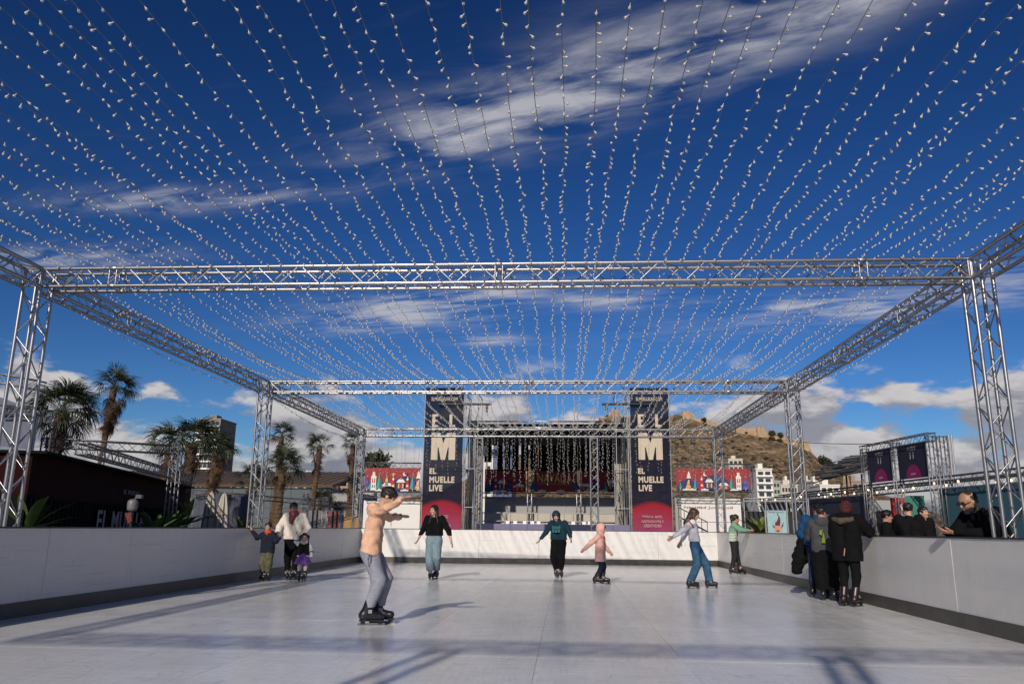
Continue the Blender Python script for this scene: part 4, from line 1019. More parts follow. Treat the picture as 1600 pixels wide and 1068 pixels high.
# ------------------------------------------------------------------ left kiosk and gantry
def kiosk():
    A = P(96, 820, 17.4); B = P(284, 820, 29.9); A.z = B.z = -.05; ext = 2.2; A = A - (B - A).normalized() * ext
    d = (B - A); Ln = d.length; rz = math.atan2(d.y, d.x)
    root = thing('container_kiosk', 'black and dark red container kiosk in shade with big white lettering', 'kiosk', A, rz)
    hgt = 2.55
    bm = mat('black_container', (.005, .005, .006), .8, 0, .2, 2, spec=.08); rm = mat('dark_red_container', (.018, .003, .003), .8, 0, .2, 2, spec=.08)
    m = MB(); m.boxp((0, 0, 0), (Ln, 2.6, 1.75)); m.build('lower_wall', bm, root)
    m = MB(); m.boxp((0, -.01, 1.752), (Ln, 2.6, hgt)); m.build('upper_wall', rm, root)
    m = MB(); m.boxp((-.1, -.3, hgt + .002), (Ln + .1, 2.7, hgt + .06)); m.build('roof', bm, root)
    rib = MB(); rib.boxp((0, -.03, .05), (.06, -.002, 1.7)); me = rib.mesh('wall_rib', bm)
    for k in range(int(Ln / .28)): o = link('wall_rib', me, root); o.location = (.1 + k * .28, 0, 0)
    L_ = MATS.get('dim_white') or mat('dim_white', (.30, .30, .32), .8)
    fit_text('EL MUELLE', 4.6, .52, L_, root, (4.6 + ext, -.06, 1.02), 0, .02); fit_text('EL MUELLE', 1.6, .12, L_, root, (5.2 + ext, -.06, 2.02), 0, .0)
    a = A + d.normalized() * ext + Vector((0, 0, hgt + .32)); b = B + Vector((0, 0, hgt + .32)); off = Vector((math.sin(rz), -math.cos(rz), 0)) * .2
    truss('overhead_truss', 'dark truss edge along the kiosk roof', a + off, b + off, s=.25, single=False, material=ALU_DULL)
kiosk()
def gantry():
    a = P(70, 691, 22); b = P(268, 691, 24); z = a.z
    truss('overhead_truss', 'silver truss beam between the palms on the left', (a.x, a.y, z), (b.x, b.y, z), s=.25, single=False, group='left gantry trusses', material=ALU_DULL)
    for q, Y, nm in ((270, 24.2, 'right end beside the thick palm'), (66, 21.8, 'left end behind the nearest tower')):
        p = P(q, 760, Y); truss('truss_tower', 'silver gantry post at the ' + nm, (p.x, Y, -.05), (p.x, Y, z + .12), s=.25, single=False, group='left gantry trusses', material=ALU_DULL)
    p = P(165, 691, 23); m = thing('lamp_pole', 'thin silver pole hanging from the left gantry beam', 'pole', (p.x, 23, -.05)); rod('pole', CHORD, m, (0, 0, 0), (0, 0, z), .045)
    # roof structure seen behind the nearest left tower
    r = thing('canopy_roof', 'blue grey canopy with dark truss edge behind the nearest left tower', 'canopy', P(-60, 600, 21)); o0 = Vector(r.location)
    A = P(-60, 598, 21) - o0; B = P(52, 640, 21) - o0; m = MB(); m.prism([A, B, B - Vector((0, 0, 1.1)), A - Vector((0, 0, 1.6))], (0, .08, 0)); m.build('valance', mat('blue_grey_canvas', (.10, .115, .16), .8), r)
    for q in (A, B): rod('leg', CHORD, r, (q.x, q.y + .2, -.05 - o0.z), (q.x, q.y + .2, q.z), .04)
    a = P(-60, 580, 21); b = P(66, 603, 21); truss('overhead_truss', 'dark truss edge of the canopy behind the nearest left tower', a, b, s=.25, single=False, material=ALU_DULL)
    # cross rail
    a = P(0, 640, 20.8); b = P(60, 640, 20.8); truss('overhead_truss', 'short silver truss rail seen through the nearest left tower', a, b, s=.22, single=False, group='left gantry trusses', material=ALU_DULL)
gantry()
def canister():
    p = P(206, 797, 15.5); root = thing('water_canister', 'white plastic canister on a dark stand before the kiosk', 'canister', (p.x, 15.5, -.05))
    z = p.z + .05
    m = MB(); m.lathe([(.02, z - .02), (.085, z), (.098, z + .04), (.098, z + .15), (.09, z + .19), (.05, z + .215), (.02, z + .22)], 14); m.build('tank', mat('grey_white_plastic', (.14, .14, .15), .4), root, True)
    m = MB(); m.cyl((0, 0, 0), (0, 0, z - .02), .025, n=8); m.cyl((0, 0, 0), (0, 0, .03), .2, n=16); m.build('stand', BLACK, root)
    m = MB(); m.cyl((.03, 0, z + .22), (.12, 0, z + .30), .02, n=6); m.box((.13, 0, z + .27), (.12, .1, .07)); m.build('pump', DARKGREY, root)
    m = MB(); m.prism([(-.12, -.03, z - .06), (.0, -.03, z - .03), (.04, -.03, z - .2), (-.03, -.03, z - .26)], (0, .05, 0)); m.build('red_cloth', mat('red_cloth', (.10, .016, .008), .8), root)
canister()
def parasol(px, Y, py, label):
    c = P(px, py, Y); root = thing('closed_parasol', label, 'parasol', (c.x, Y, -.05), 0, 'closed parasols')
    t = c.z; m = MB(); n = 16; pts = []; prof = [(.05, t), (.10, t - .12), (.17, t - .5), (.21, t - .95), (.24, t - 1.4), (.20, t - 1.55)]
    for r_, z in prof:
        for k in range(n): q = r_ * (1 + (.22 if k % 2 else -.18)); pts.append((q * math.cos(k * .3927), q * math.sin(k * .3927), z + .05))
    fs = [(i * n + k, i * n + (k + 1) % n, (i + 1) * n + (k + 1) % n, (i + 1) * n + k) for i in range(len(prof) - 1) for k in range(n)] + [tuple(range(n)), tuple(range((len(prof) - 1) * n, len(prof) * n))]
    m.add(pts, fs); m.build('canopy', mat('ecru_canvas', (.40, .37, .32), .9, 0, .1, 5), root)
    m = MB(); m.cyl((0, 0, 0), (0, 0, t + .12), .028, n=8); m.build('pole', STEEL, root); m = MB(); m.cyl((0, 0, 0), (0, 0, .07), .28, n=16); m.build('base', DARKGREY, root)
parasol(331, 30, 769, 'closed cream parasol nearer the thick palm'); parasol(351, 30, 771, 'closed cream parasol nearer the second tower')
# hoarding behind the left boards
for k, (a, b, t, Y, c, lab) in enumerate([(300, 398, 772, 36, (.055, .06, .085), 'dark blue grey hoarding behind the parasols'), (446, 473, 796, 40, (.16, .062, .058), 'dull red hoarding panel behind the woman in white'), (481, 510, 797, 40, (.15, .15, .155), 'grey corrugated hoarding panel'),
                                  (511, 531, 798, 40, (.15, .055, .06), 'dull red hoarding panel beside the blue strip'), (531, 537, 803, 40.05, (.03, .03, .07), 'dark blue narrow hoarding strip'), (537, 566, 806, 40, (.34, .19, .06), 'orange plywood hoarding panel by the far corner')]):
    r_, w, hh = panel(lab, 'hoarding', 'hoarding_panel', a, b, t, 828, Y, mat('hoarding_%d' % k, c, .85, 0, .2, 1.2, .15, 5), seams=max(1, int((b - a) / 8)), group='hoarding panels behind the left boards')
a = P(300, 768, 35.6); b = P(560, 796, 39.5); truss('overhead_truss', 'thin dark rail truss above the hoarding on the left', (a.x, a.y, a.z), (b.x, b.y, a.z - .5), s=.2, rc=.02, rb=.008, single=False, material=DARKGREY)
for q, y0, Y in ((476, 770, 39), (508, 776, 39)): p = P(q, 800, Y); truss('truss_tower', 'pale slim truss post %s' % ('nearest the dull red hoarding' if q == 476 else 'nearest the windswept palm'), (p.x, Y, -.05), (p.x, Y, P(q, y0, Y).z), s=.22, single=False, group='slim posts behind the hoarding', material=ALU_DULL)

# ------------------------------------------------------------------ right fence, gantry, posters
FA = Vector((14.9, 25.9, -.05)); FB = Vector((11.9, 50.0, -.05)); FD = (FB - FA).normalized(); FN = Vector((-FD.y, FD.x, 0))   # FN points away from the rink? (towards -x)
FZ = P(1600, 744, FA.y).z; FZ = 2.95
FE = FA - FD * 8
def on_f(t): return FA + (FB - FA) * t
truss('overhead_truss', 'long truss rail with warm lamps above the banners on the right', FE + Vector((0, 0, FZ)), FB + Vector((0, 0, FZ)), s=.30, pitch=.36, single=False, material=ALU_DULL)
truss('overhead_truss', 'second long truss rail behind the lamp rail on the right', FE + Vector((1.2, 0, FZ + .38)), FB + Vector((1.2, 0, FZ + .25)), s=.25, pitch=.36, single=False, material=DARKGREY)
def lit_bulbs():
    em = mat('warm_lamp', (.9, .7, .4), .3, 0, .02, emit=((1.0, .62, .25), 5.0))
    m = MB(); m.lathe([(.012, .05), (.03, .03), (.036, 0), (.028, -.03), (.005, -.042)], 8); me = m.mesh('lamp', em, True); s = MB(); s.lathe([(.016, .09), (.018, .045)], 8); se = s.mesh('socket', BLACK)
    root = thing('festoon_lights', 'string of warm lit festoon lamps along the right truss rail', 'string light', FE + Vector((0, 0, FZ)))
    for k in range(46):
        t = k / 45; p = FE.lerp(FB, t) - FE + Vector((-.2 + random.uniform(-.05, .05), 0, random.uniform(-.10, .10)))
        if random.random() < .35: continue
        o = link('lamp', me, root); o.location = p; q = link('socket', se, o)
lit_bulbs()
def fence_panel(label, t0, t1, z0, z1, m, off=0.0, seams=4, name='mesh_banner', cat='banner', group='banners on the right fence'):
    a = on_f(t0); b = on_f(t1); d = b - a; root = thing(name, label, cat, (a.x - FN.x * off, a.y - FN.y * off, -.05 + z0), math.atan2(d.y, d.x), group)
    n = seams; w = d.length / n; q = MB(); q.boxp((.006, -.015, 0), (w - .006, .015, z1 - z0)); me = q.mesh('sheet', m)
    for k in range(n): o = link('sheet', me, root); o.location = (k * w, random.uniform(-.01, .01), 0)
    return root, d.length
TEAL = mat('teal_mesh', (.032, .105, .145), .7, 0, .12, .8); GREEN_P = mat('green_sheet', (.03, .17, .12), .5, 0, .15, .8); NAVY2 = mat('navy_hoarding', (.016, .019, .040), .7, 0, .2, .8)
r_, w = fence_panel('teal mesh banner behind the bearded man', -.3, .235, 0, FZ - .1, TEAL, seams=5)
lt = mat('faint_teal_print', (.075, .17, .19), .8)
fit_text('EL MUELLE', 4.2, .8, lt, r_, (w * .72, -.03, .9), 0, .02); fit_text('LIVE', 1.4, .30, lt, r_, (w * .72, -.03, 2.1), 0, .01)
fence_panel('dark navy banner behind the group at the right boards', .46, .80, 0, FZ - .1, NAVY2, seams=5)
r_, w = fence_panel('navy banner with pale lettering at the far right corner', .82, 1.0, 0, FZ - .1, NAVY2, seams=3)
fit_text('MUELLE', w * .8, .7, mat('pale_print', (.20, .20, .22), .8), r_, (w * .5, -.03, .75), math.pi * 0, .02)
def gantry_r():
    G2 = 'poster gantry trusses'; top = 4.75
    for t, nm in ((.22, 'nearer end'), (.325, 'middle'), (.43, 'farther end')):
        p = on_f(t) - FN * -.35; truss('truss_tower', 'silver truss post of the poster gantry, ' + nm, (p.x, p.y, -.05), (p.x, p.y, top), s=.27, pitch=.33, single=False, group=G2, material=ALU_DULL)
    a = on_f(.215) + FN * .35; b = on_f(.435) + FN * .35
    truss('overhead_truss', 'silver truss beam along the top of the poster gantry', a + Vector((0, 0, top)), b + Vector((0, 0, top)), s=.30, pitch=.33, single=False, group=G2, material=ALU_DULL)
    p = on_f(.222) + FN * -.12; truss('truss_tower', 'rear truss post braced behind the poster gantry', (p.x, p.y, -.05), (p.x, p.y, top), s=.27, pitch=.33, single=False, group=G2, material=ALU_DULL)
    mg = mat('magenta_print', (.22, .006, .09), .7); pw = mat('poster_white', (.42, .42, .46), .7); navyp = mat('poster_navy', (.010, .010, .026), .6)
    for k, (t0, t1, lab) in enumerate(((.235, .315, 'dark poster with pink dome nearer the right tower'), (.338, .418, 'dark poster with pink dome farther along the gantry'))):
        a = on_f(t0) + FN * .36; b = on_f(t1) + FN * .36; d = a - b
        root = thing('poster', lab, 'poster', (b.x, b.y, FZ + .28), math.atan2(d.y, d.x), 'posters on the gantry'); w = d.length; hh = top - FZ - .47
        m = MB(); m.boxp((0, -.015, 0), (w, .015, hh)); m.build('sheet', navyp, root)
        r0 = w * .27; m = MB(); m.add([(w * .5 + r0 * math.cos(q), -.019, .02 + r0 * .98 * math.sin(q)) for q in np.linspace(0, math.pi, 15)], [tuple(range(14, -1, -1))]); m.build('pink_dome', mg, root)
        fit_text('MUELLE', w * .32, hh * .10, pw, root, (w * .5, -.022, hh * .82), 0, .02); fit_text('LIVE', w * .16, hh * .05, pw, root, (w * .5, -.024, hh * .10), 0, .0)
        for q in (-.06, .05):
            m = MB(); x = w * (.5 + q); m.boxp((x - .02, -.021, hh * .58), (x + .02, -.018, hh * .70)); m.cyl((x, -.018, hh * .74), (x, -.022, hh * .74), .028, n=8); m.boxp((x - .03, -.0215, hh * .56), (x - .008, -.0185, hh * .62)); m.build('printed_figure', pw, root)
gantry_r()
def stalls():
    # red and white stall, and a green sheet, behind the open gate below the posters
    a = P(1399, 830, 38); b = P(1432, 830, 36)
    root = thing('market_stall', 'red stall with white front panel below the gantry', 'stall', (a.x, 38, -.05)); w = b.x - a.x + .7
    m = MB(); m.boxp((0, 0, 0), (.34, .25, 2.75)); m.boxp((.34, 0, 2.5), (w, .25, 2.75)); m.build('red_frame', mat('red_paint', (.38, .012, .012), .5, 0, .1), root)
    m = MB(); m.boxp((.345, .04, 0), (w * .82, .1, 2.49)); m.build('white_front', SCREENW, root)
    root = thing('ticket_booth', 'grey booth with dark window left of the red stall', 'booth', (P(1350, 830, 40).x, 40, -.05)); 
    w2 = P(1397, 830, 40).x - root.location.x; m = MB(); m.boxp((0, 0, 0), (w2, .3, 2.7)); m.build('wall', grey_r, root); m = MB(); m.boxp((w2 * .45, -.03, 1.2), (w2 * .85, .0, 2.2)); m.build('window', BLACK, root)
    a = P(1421, 830, 33.5); b = P(1452, 830, 32)
    root = thing('green_screen', 'translucent green sheet panel behind the two men in black', 'panel', (a.x, 33.5, -.05)); w = b.x - a.x + .6; q = MB(); q.boxp((0, 0, 0), (w / 3 - .01, .02, 2.65)); me = q.mesh('sheet', GREEN_P)
    for k in range(3): o = link('sheet', me, root); o.location = (k * w / 3, 0, 0)
stalls()
def awning():
    # louvred awning and black sheet for its shaded interior beyond the far right corner
    a = P(1162, 778, 38); b = P(1262, 772, 38); root = thing('louvred_awning', 'grey louvred awning over a dark bar at the far right corner', 'awning', (a.x, 38, -.05)); w = b.x - a.x; z1 = a.z + .05; z0 = P(1162, 800, 38).z
    for z in (z1, z1 - .12): rod('rail', CHORD_S, root, (0, 0, z), (w, 0, z), .03)
    q = MB(); q.box((0, .25, (z0 + z1) / 2), (.05, .7, .07), rot=Matrix.Rotation(R(38), 3, 'X')); me = q.mesh('louvre', STEEL)
    for k in range(int(w / .22)): o = link('louvre', me, root); o.location = (k * .22, 0, 0)
    m = MB(); m.boxp((0, .6, 0), (w, .7, z0 + .12)); m.build('shaded_interior', BLACK, root)  # flat black sheet painted in for the shade under the awning
    for k in range(4): rod('post', CHORD_S, root, (w * k / 3, 0, 0), (w * k / 3, 0, z1), .03)
awning()
def elf_poster():
    a = P(1200, 830, 31); b = P(1228, 797, 31); root = thing('poster', 'pale blue poster of a pointed red hat above the right boards', 'poster', (a.x, 31, -.05)); w = b.x - a.x; hh = b.z + .05
    m = MB(); m.boxp((0, 0, .3), (w, .03, hh)); m.build('sheet', mat('pale_blue_print', (.27, .42, .44), .6), root)
    dk = pmat('plum', (.10, .012, .03)); sk = pmat('peach', (.50, .24, .15)); k_ = pmat('ink', (.015, .015, .04))
    def f(pts, mm, l): q = MB(); q.add([(w * x, -.003 - .002 * l, hh * z) for x, z in pts], [tuple(range(len(pts)))]); q.build('printed_shape', mm, root)
    f([(.38, .70), (.64, .70), (.68, .79), (.66, .88), (.58, .925), (.57, .86), (.50, .80), (.40, .77)], dk, 1); f([(.53, .91), (.58, .91), (.58, .945), (.53, .945)], k_, 2)
    f([(.34, .60), (.70, .60), (.72, .70), (.62, .715), (.40, .715), (.33, .69)], sk, 2); f([(.24, .74), (.36, .70), (.36, .66), (.28, .69)], dk, 3); f([(.70, .66), (.72, .71), (.84, .79), (.80, .71)], k_, 3); f([(.42, .63), (.60, .63), (.56, .60), (.46, .60)], dk, 4)
    fit_text('Navidad Juventud', w * .78, hh * .045, DARKGREY, root, (w * .46, -.01, hh * .945), 0, 0)
    rod('post', CHORD_S, root, (w + .05, .06, 0), (w + .05, .06, hh + .5), .03); rod('post', CHORD_S, root, (-.05, .06, 0), (-.05, .06, hh), .03)
elf_poster()
def pavilion():
    Y = 62; root = thing('slatted_pavilion', 'black roof of overlapping slats behind the poster gantry', 'pavilion', P(1326, 829, Y)); root.location.z = -.05; o0 = Vector(root.location); rr = random.Random(2)
    b = MB(); b.box((0, 0, 0), (3.4, .22, .06)); me = b.mesh('roof_slat', mat('black_slat', (.02, .02, .022), .6))
    for k in range(80):
        t = k / 79; p = P(1304 + 62 * (k % 16) / 15, 745 - 20 * ((k % 16) / 15) - 4.2 * (k // 16), Y + (k // 16) * .7); o = link('roof_slat', me, root); o.location = p - o0 + Vector((0, 0, rr.uniform(-.12, .12))); o.rotation_euler = (rr.uniform(-.2, .2), R(-12 + rr.uniform(-9, 9)), rr.uniform(-.15, .15))
    for q in (1322, 1346, 1360): p = P(q, 740, Y + 1) - o0; rod('column', CHORD_K, root, (p.x, p.y, 0), p, .07)
pavilion()
def light_cone():
    Y = 75; c = P(1320, 727, Y); root = thing('light_cone_tree', 'tall gold lattice cone tree beyond the right fence', 'christmas tree', (c.x, Y, -.05)); hh = c.z; r0 = .95; gm = mat('gold_lattice', (.40, .27, .15), .6, 0, .2, 3)
    m = MB()
    for k in range(14): a = k * 2 * math.pi / 14; m.cyl((r0 * math.cos(a), r0 * math.sin(a), 0), (.05 * math.cos(a), .05 * math.sin(a), hh), .035, n=5)
    m.build('ribs', gm, root); m = MB()
    for j in range(1, 16):
        t = j / 16; r = r0 * (1 - t) + .05 * t; ps = [(r * math.cos(k * .4488), r * math.sin(k * .4488), hh * t) for k in range(14)]
        for k in range(14): m.cyl(ps[k], ps[(k + 1) % 14], .03, n=4, caps=False)
    m.build('hoops', gm, root); m = MB(); m.box((0, 0, hh + .1), (.25, .1, .25), rot=Matrix.Rotation(R(45), 3, 'Y')); m.build('star', gm, root)
light_cone()
p0 = P(1487, 750, 45); pt = P(1482, 679, 45); t_ = thing('steel_pole', 'grey slanting double pole against the clouds at right', 'pole', (p0.x, 45, -.05))
for dx in (0, .14): rod('pole', CHORD_S, t_, (dx, 0, 0), (pt.x - p0.x + dx, 0, pt.z + .05), .055)
rod('crossbar', CHORD_S, t_, (pt.x - p0.x - .02, 0, pt.z - .1), (pt.x - p0.x + .17, 0, pt.z - .1), .05)
a = P(1246, 690, 80); b = P(1395, 692, 70); w_ = MB(); w_.tube([a.lerp(b, t) - Vector((0, 0, .5 * t * (1 - t))) for t in np.linspace(-.3, 1.0, 12)], .03, 4); tag(w_.build('overhead_cable', BLACK), 'thin dark cable strung across the sky right of the hill', 'cable')
rod('mast', CHORD_S, thing('cable_mast', 'thin mast holding the cable behind the poster gantry', 'mast', (b.x, b.y, -.05)), (0, 0, 0), (0, 0, b.z + .1), .06)
# ------------------------------------------------------------------ people: smooth bodies from blended tapered limbs
V3 = lambda *a: np.array(a, 'f')
class Field:
    def __init__(s, lo, hi, vox):
        s.vox = vox; s.lo = np.array(lo, 'f') - 3 * vox; n = np.ceil((np.array(hi) - s.lo) / vox).astype(int) + 4
        s.n = n; s.v = np.full(n, .3, 'f')
        s.ax = [s.lo[i] + vox * np.arange(n[i], dtype='f') for i in range(3)]
    def block(s, lo, hi, m):
        sl = []
        for i in range(3):
            a = max(0, int((lo[i] - m - s.lo[i]) / s.vox)); b = min(s.n[i], int((hi[i] + m - s.lo[i]) / s.vox) + 2); sl.append(slice(a, max(a, b)))
        X = s.ax[0][sl[0]][:, None, None]; Y = s.ax[1][sl[1]][None, :, None]; Z = s.ax[2][sl[2]][None, None, :]
        return tuple(sl), X, Y, Z
    @staticmethod
    def dist(pr, X, Y, Z):
        if pr[0] == 'c':
            a, b, r0, r1 = pr[1:5]; ba = b - a; q = float(ba @ ba) + 1e-9
            t = np.clip(((X - a[0]) * ba[0] + (Y - a[1]) * ba[1] + (Z - a[2]) * ba[2]) / q, 0, 1)
            return np.sqrt((X - a[0] - t * ba[0]) ** 2 + (Y - a[1] - t * ba[1]) ** 2 + (Z - a[2] - t * ba[2]) ** 2) - (r0 + (r1 - r0) * t)
        c, r, Rm = pr[1:4]
        dx, dy, dz = X - c[0], Y - c[1], Z - c[2]
        lx = dx * Rm[0, 0] + dy * Rm[1, 0] + dz * Rm[2, 0]; ly = dx * Rm[0, 1] + dy * Rm[1, 1] + dz * Rm[2, 1]; lz = dx * Rm[0, 2] + dy * Rm[1, 2] + dz * Rm[2, 2]
        return (np.sqrt((lx / r[0]) ** 2 + (ly / r[1]) ** 2 + (lz / r[2]) ** 2) - 1) * min(r)
    @staticmethod
    def bbox(pr):
        if pr[0] == 'c': r = max(pr[3], pr[4]); return np.minimum(pr[1], pr[2]) - r, np.maximum(pr[1], pr[2]) + r
        r = max(pr[2]); return pr[1] - r, pr[1] + r
    def add(s, pr, k=.02):
        lo, hi = s.bbox(pr); sl, X, Y, Z = s.block(lo, hi, k + 3 * s.vox); d = s.dist(pr, X, Y, Z); a = s.v[sl]
        h = np.clip(.5 + .5 * (a - d) / k, 0, 1); s.v[sl] = a * (1 - h) + d * h - k * h * (1 - h)
    def sub(s, pr, k=.01):
        lo, hi = s.bbox(pr); sl, X, Y, Z = s.block(lo, hi, k + 3 * s.vox); d = -s.dist(pr, X, Y, Z); a = s.v[sl]
        h = np.clip(.5 - .5 * (a - d) / k, 0, 1); s.v[sl] = a * (1 - h) + d * h + k * h * (1 - h)
    def cut(s, p, n):
        d = (s.ax[0][:, None, None] - p[0]) * n[0] + (s.ax[1][None, :, None] - p[1]) * n[1] + (s.ax[2][None, None, :] - p[2]) * n[2]
        s.v = np.maximum(s.v, d)
    def folds(s, amp, f, seed):
        X = s.ax[0][:, None, None]; Y = s.ax[1][None, :, None]; Z = s.ax[2][None, None, :]
        rr = np.random.default_rng(seed); ph = rr.uniform(0, 6, 6)
        w = np.sin(f * (Z + .45 * X + .2 * Y) + 2.1 * np.sin(f * .37 * (X - Y) + ph[0]) + ph[1]) * .55 + np.sin(f * 1.7 * (.8 * Z - .6 * X + .35 * Y) + 1.6 * np.sin(f * .5 * Z + ph[2]) + ph[3]) * .45
        s.v += (amp * w).astype('f')
    def mesh(s):
        v = s.v; n = np.array(v.shape); ins = v < 0
        c = [ins[i:n[0] - 1 + i, j:n[1] - 1 + j, k:n[2] - 1 + k] for i in (0, 1) for j in (0, 1) for k in (0, 1)]
        allin = c[0].copy(); anyin = c[0].copy()
        for q in c[1:]: allin &= q; anyin |= q
        mix = anyin & ~allin; ijk = np.argwhere(mix); idx = np.full(mix.shape, -1, np.int64); idx[mix] = np.arange(len(ijk))
        acc = np.zeros((len(ijk), 3)); cnt = np.zeros(len(ijk))
        corners = [(i, j, k) for i in (0, 1) for j in (0, 1) for k in (0, 1)]
        cv = {q: v[ijk[:, 0] + q[0], ijk[:, 1] + q[1], ijk[:, 2] + q[2]] for q in corners}
        for q in corners:
            for a in range(3):
                if q[a]: continue
                q2 = tuple(1 if i == a else q[i] for i in range(3)); va, vb = cv[q], cv[q2]; m = (va < 0) != (vb < 0)
                t = np.where(m, va / np.where(m, va - vb, 1), 0); p = np.zeros((len(ijk), 3)); p += np.array(q); p[:, a] += t
                acc[m] += p[m]; cnt[m] += 1
        pos = s.lo + s.vox * (ijk + acc / cnt[:, None])
        F = []
        for a in range(3):
            b, d = (a + 1) % 3, (a + 2) % 3
            sl0 = [slice(1, -1)] * 3; sl0[a] = slice(0, -1); sl1 = list(sl0); sl1[a] = slice(1, None)
            A, B = ins[tuple(sl0)], ins[tuple(sl1)]; e = np.argwhere(A != B)
            if not len(e): continue
            fl = A[e[:, 0], e[:, 1], e[:, 2]]; g = e.copy(); g[:, b] += 1; g[:, d] += 1
            def cell(ob, od): h_ = g.copy(); h_[:, b] -= ob; h_[:, d] -= od; return idx[h_[:, 0], h_[:, 1], h_[:, 2]]
            q = np.stack([cell(1, 1), cell(0, 1), cell(0, 0), cell(1, 0)], 1); q[~fl] = q[~fl][:, ::-1]; F.append(q)
        return pos, np.concatenate(F)
def fmesh(name, m, pos, F):
    me = bpy.data.meshes.new(name); me.vertices.add(len(pos)); me.vertices.foreach_set('co', pos.astype('f').ravel())
    me.loops.add(F.size); me.loops.foreach_set('vertex_index', F.astype('i').ravel()); me.polygons.add(len(F)); me.polygons.foreach_set('loop_start', np.arange(0, F.size, 4, dtype='i'))
    me.materials.append(m); me.update(calc_edges=True); me.validate(); me.polygons.foreach_set('use_smooth', np.ones(len(me.polygons), bool)); return me
def layer(name, m, parent, prims, cuts=(), subs=(), vox=.011, k=.02, folds=None):
    lo = np.min([Field.bbox(p)[0] for p in prims], 0) - .01; hi = np.max([Field.bbox(p)[1] for p in prims], 0) + .01
    F = Field(lo, hi, vox)
    for p in prims: F.add(p, p[-1] if (p[0] == 'c' and len(p) > 5) or (p[0] == 'e' and len(p) > 4) else k)
    if folds: F.folds(*folds)
    for p in subs: F.sub(p)
    for p, n in cuts: F.cut(p, n)
    return link(name, fmesh(name, m, *F.mesh()), parent)
I3 = np.eye(3)
def rotm(yaw=0, pitch=0, roll=0):
    return np.array(Matrix.Rotation(yaw, 3, 'Z') @ Matrix.Rotation(pitch, 3, 'X') @ Matrix.Rotation(roll, 3, 'Y'))
def unit(v): return v / (np.linalg.norm(v) + 1e-9)

DEF = dict(pelvis=(0, 0, .53), chest=(0, 0, .73), neck=(0, .0, .845), head=(0, .015, .93), shR=(.112, 0, .815), shL=(-.112, 0, .815), elR=(.15, -.01, .635), elL=(-.15, -.01, .635), wrR=(.16, .06, .485), wrL=(-.16, .06, .485),
           hipR=(.052, 0, .51), hipL=(-.052, 0, .51), knR=(.06, .02, .285), knL=(-.06, .02, .285), anR=(.062, 0, .085), anL=(-.062, 0, .085), toeR=0.0, toeL=0.0)
SKIN = [mat('skin_%s' % n, c, .5, 0, .08, 25) for n, c in (('fair', (.48, .27, .19)), ('tan', (.36, .19, .12)), ('brown', (.24, .125, .078)))]
HAIR_D = mat('dark_hair', (.014, .010, .009), .45, 0, .3, 30, .3, 60, stretch=(1, 1, .2)); HAIR_B = mat('brown_hair', (.045, .024, .015), .5, 0, .3, 30, .3, 60, stretch=(1, 1, .2)); HAIR_R = mat('red_hair', (.055, .004, .004), .8, 0, .3, 30, .3, 60, stretch=(1, 1, .2)); HAIR_G = mat('cropped_grey_hair', (.016, .013, .012), .8, 0, .3, 40)
EYE = mat('eye_dark', (.010, .008, .007), .2); LIP = mat('lip', (.30, .09, .08), .5)
SK_BOOT = mat('black_skate_boot', (.012, .012, .014), .28, 0, .2, 20); BLADE = mat('blade_steel', (.22, .22, .23), .3, .9); SK_TRIM = mat('skate_trim', (.35, .35, .37), .35, .3); SK_PRINT = mat('patterned_skate', (.010, .008, .009), .35, 0, .6, 34, col2=(.022, .008, .010))

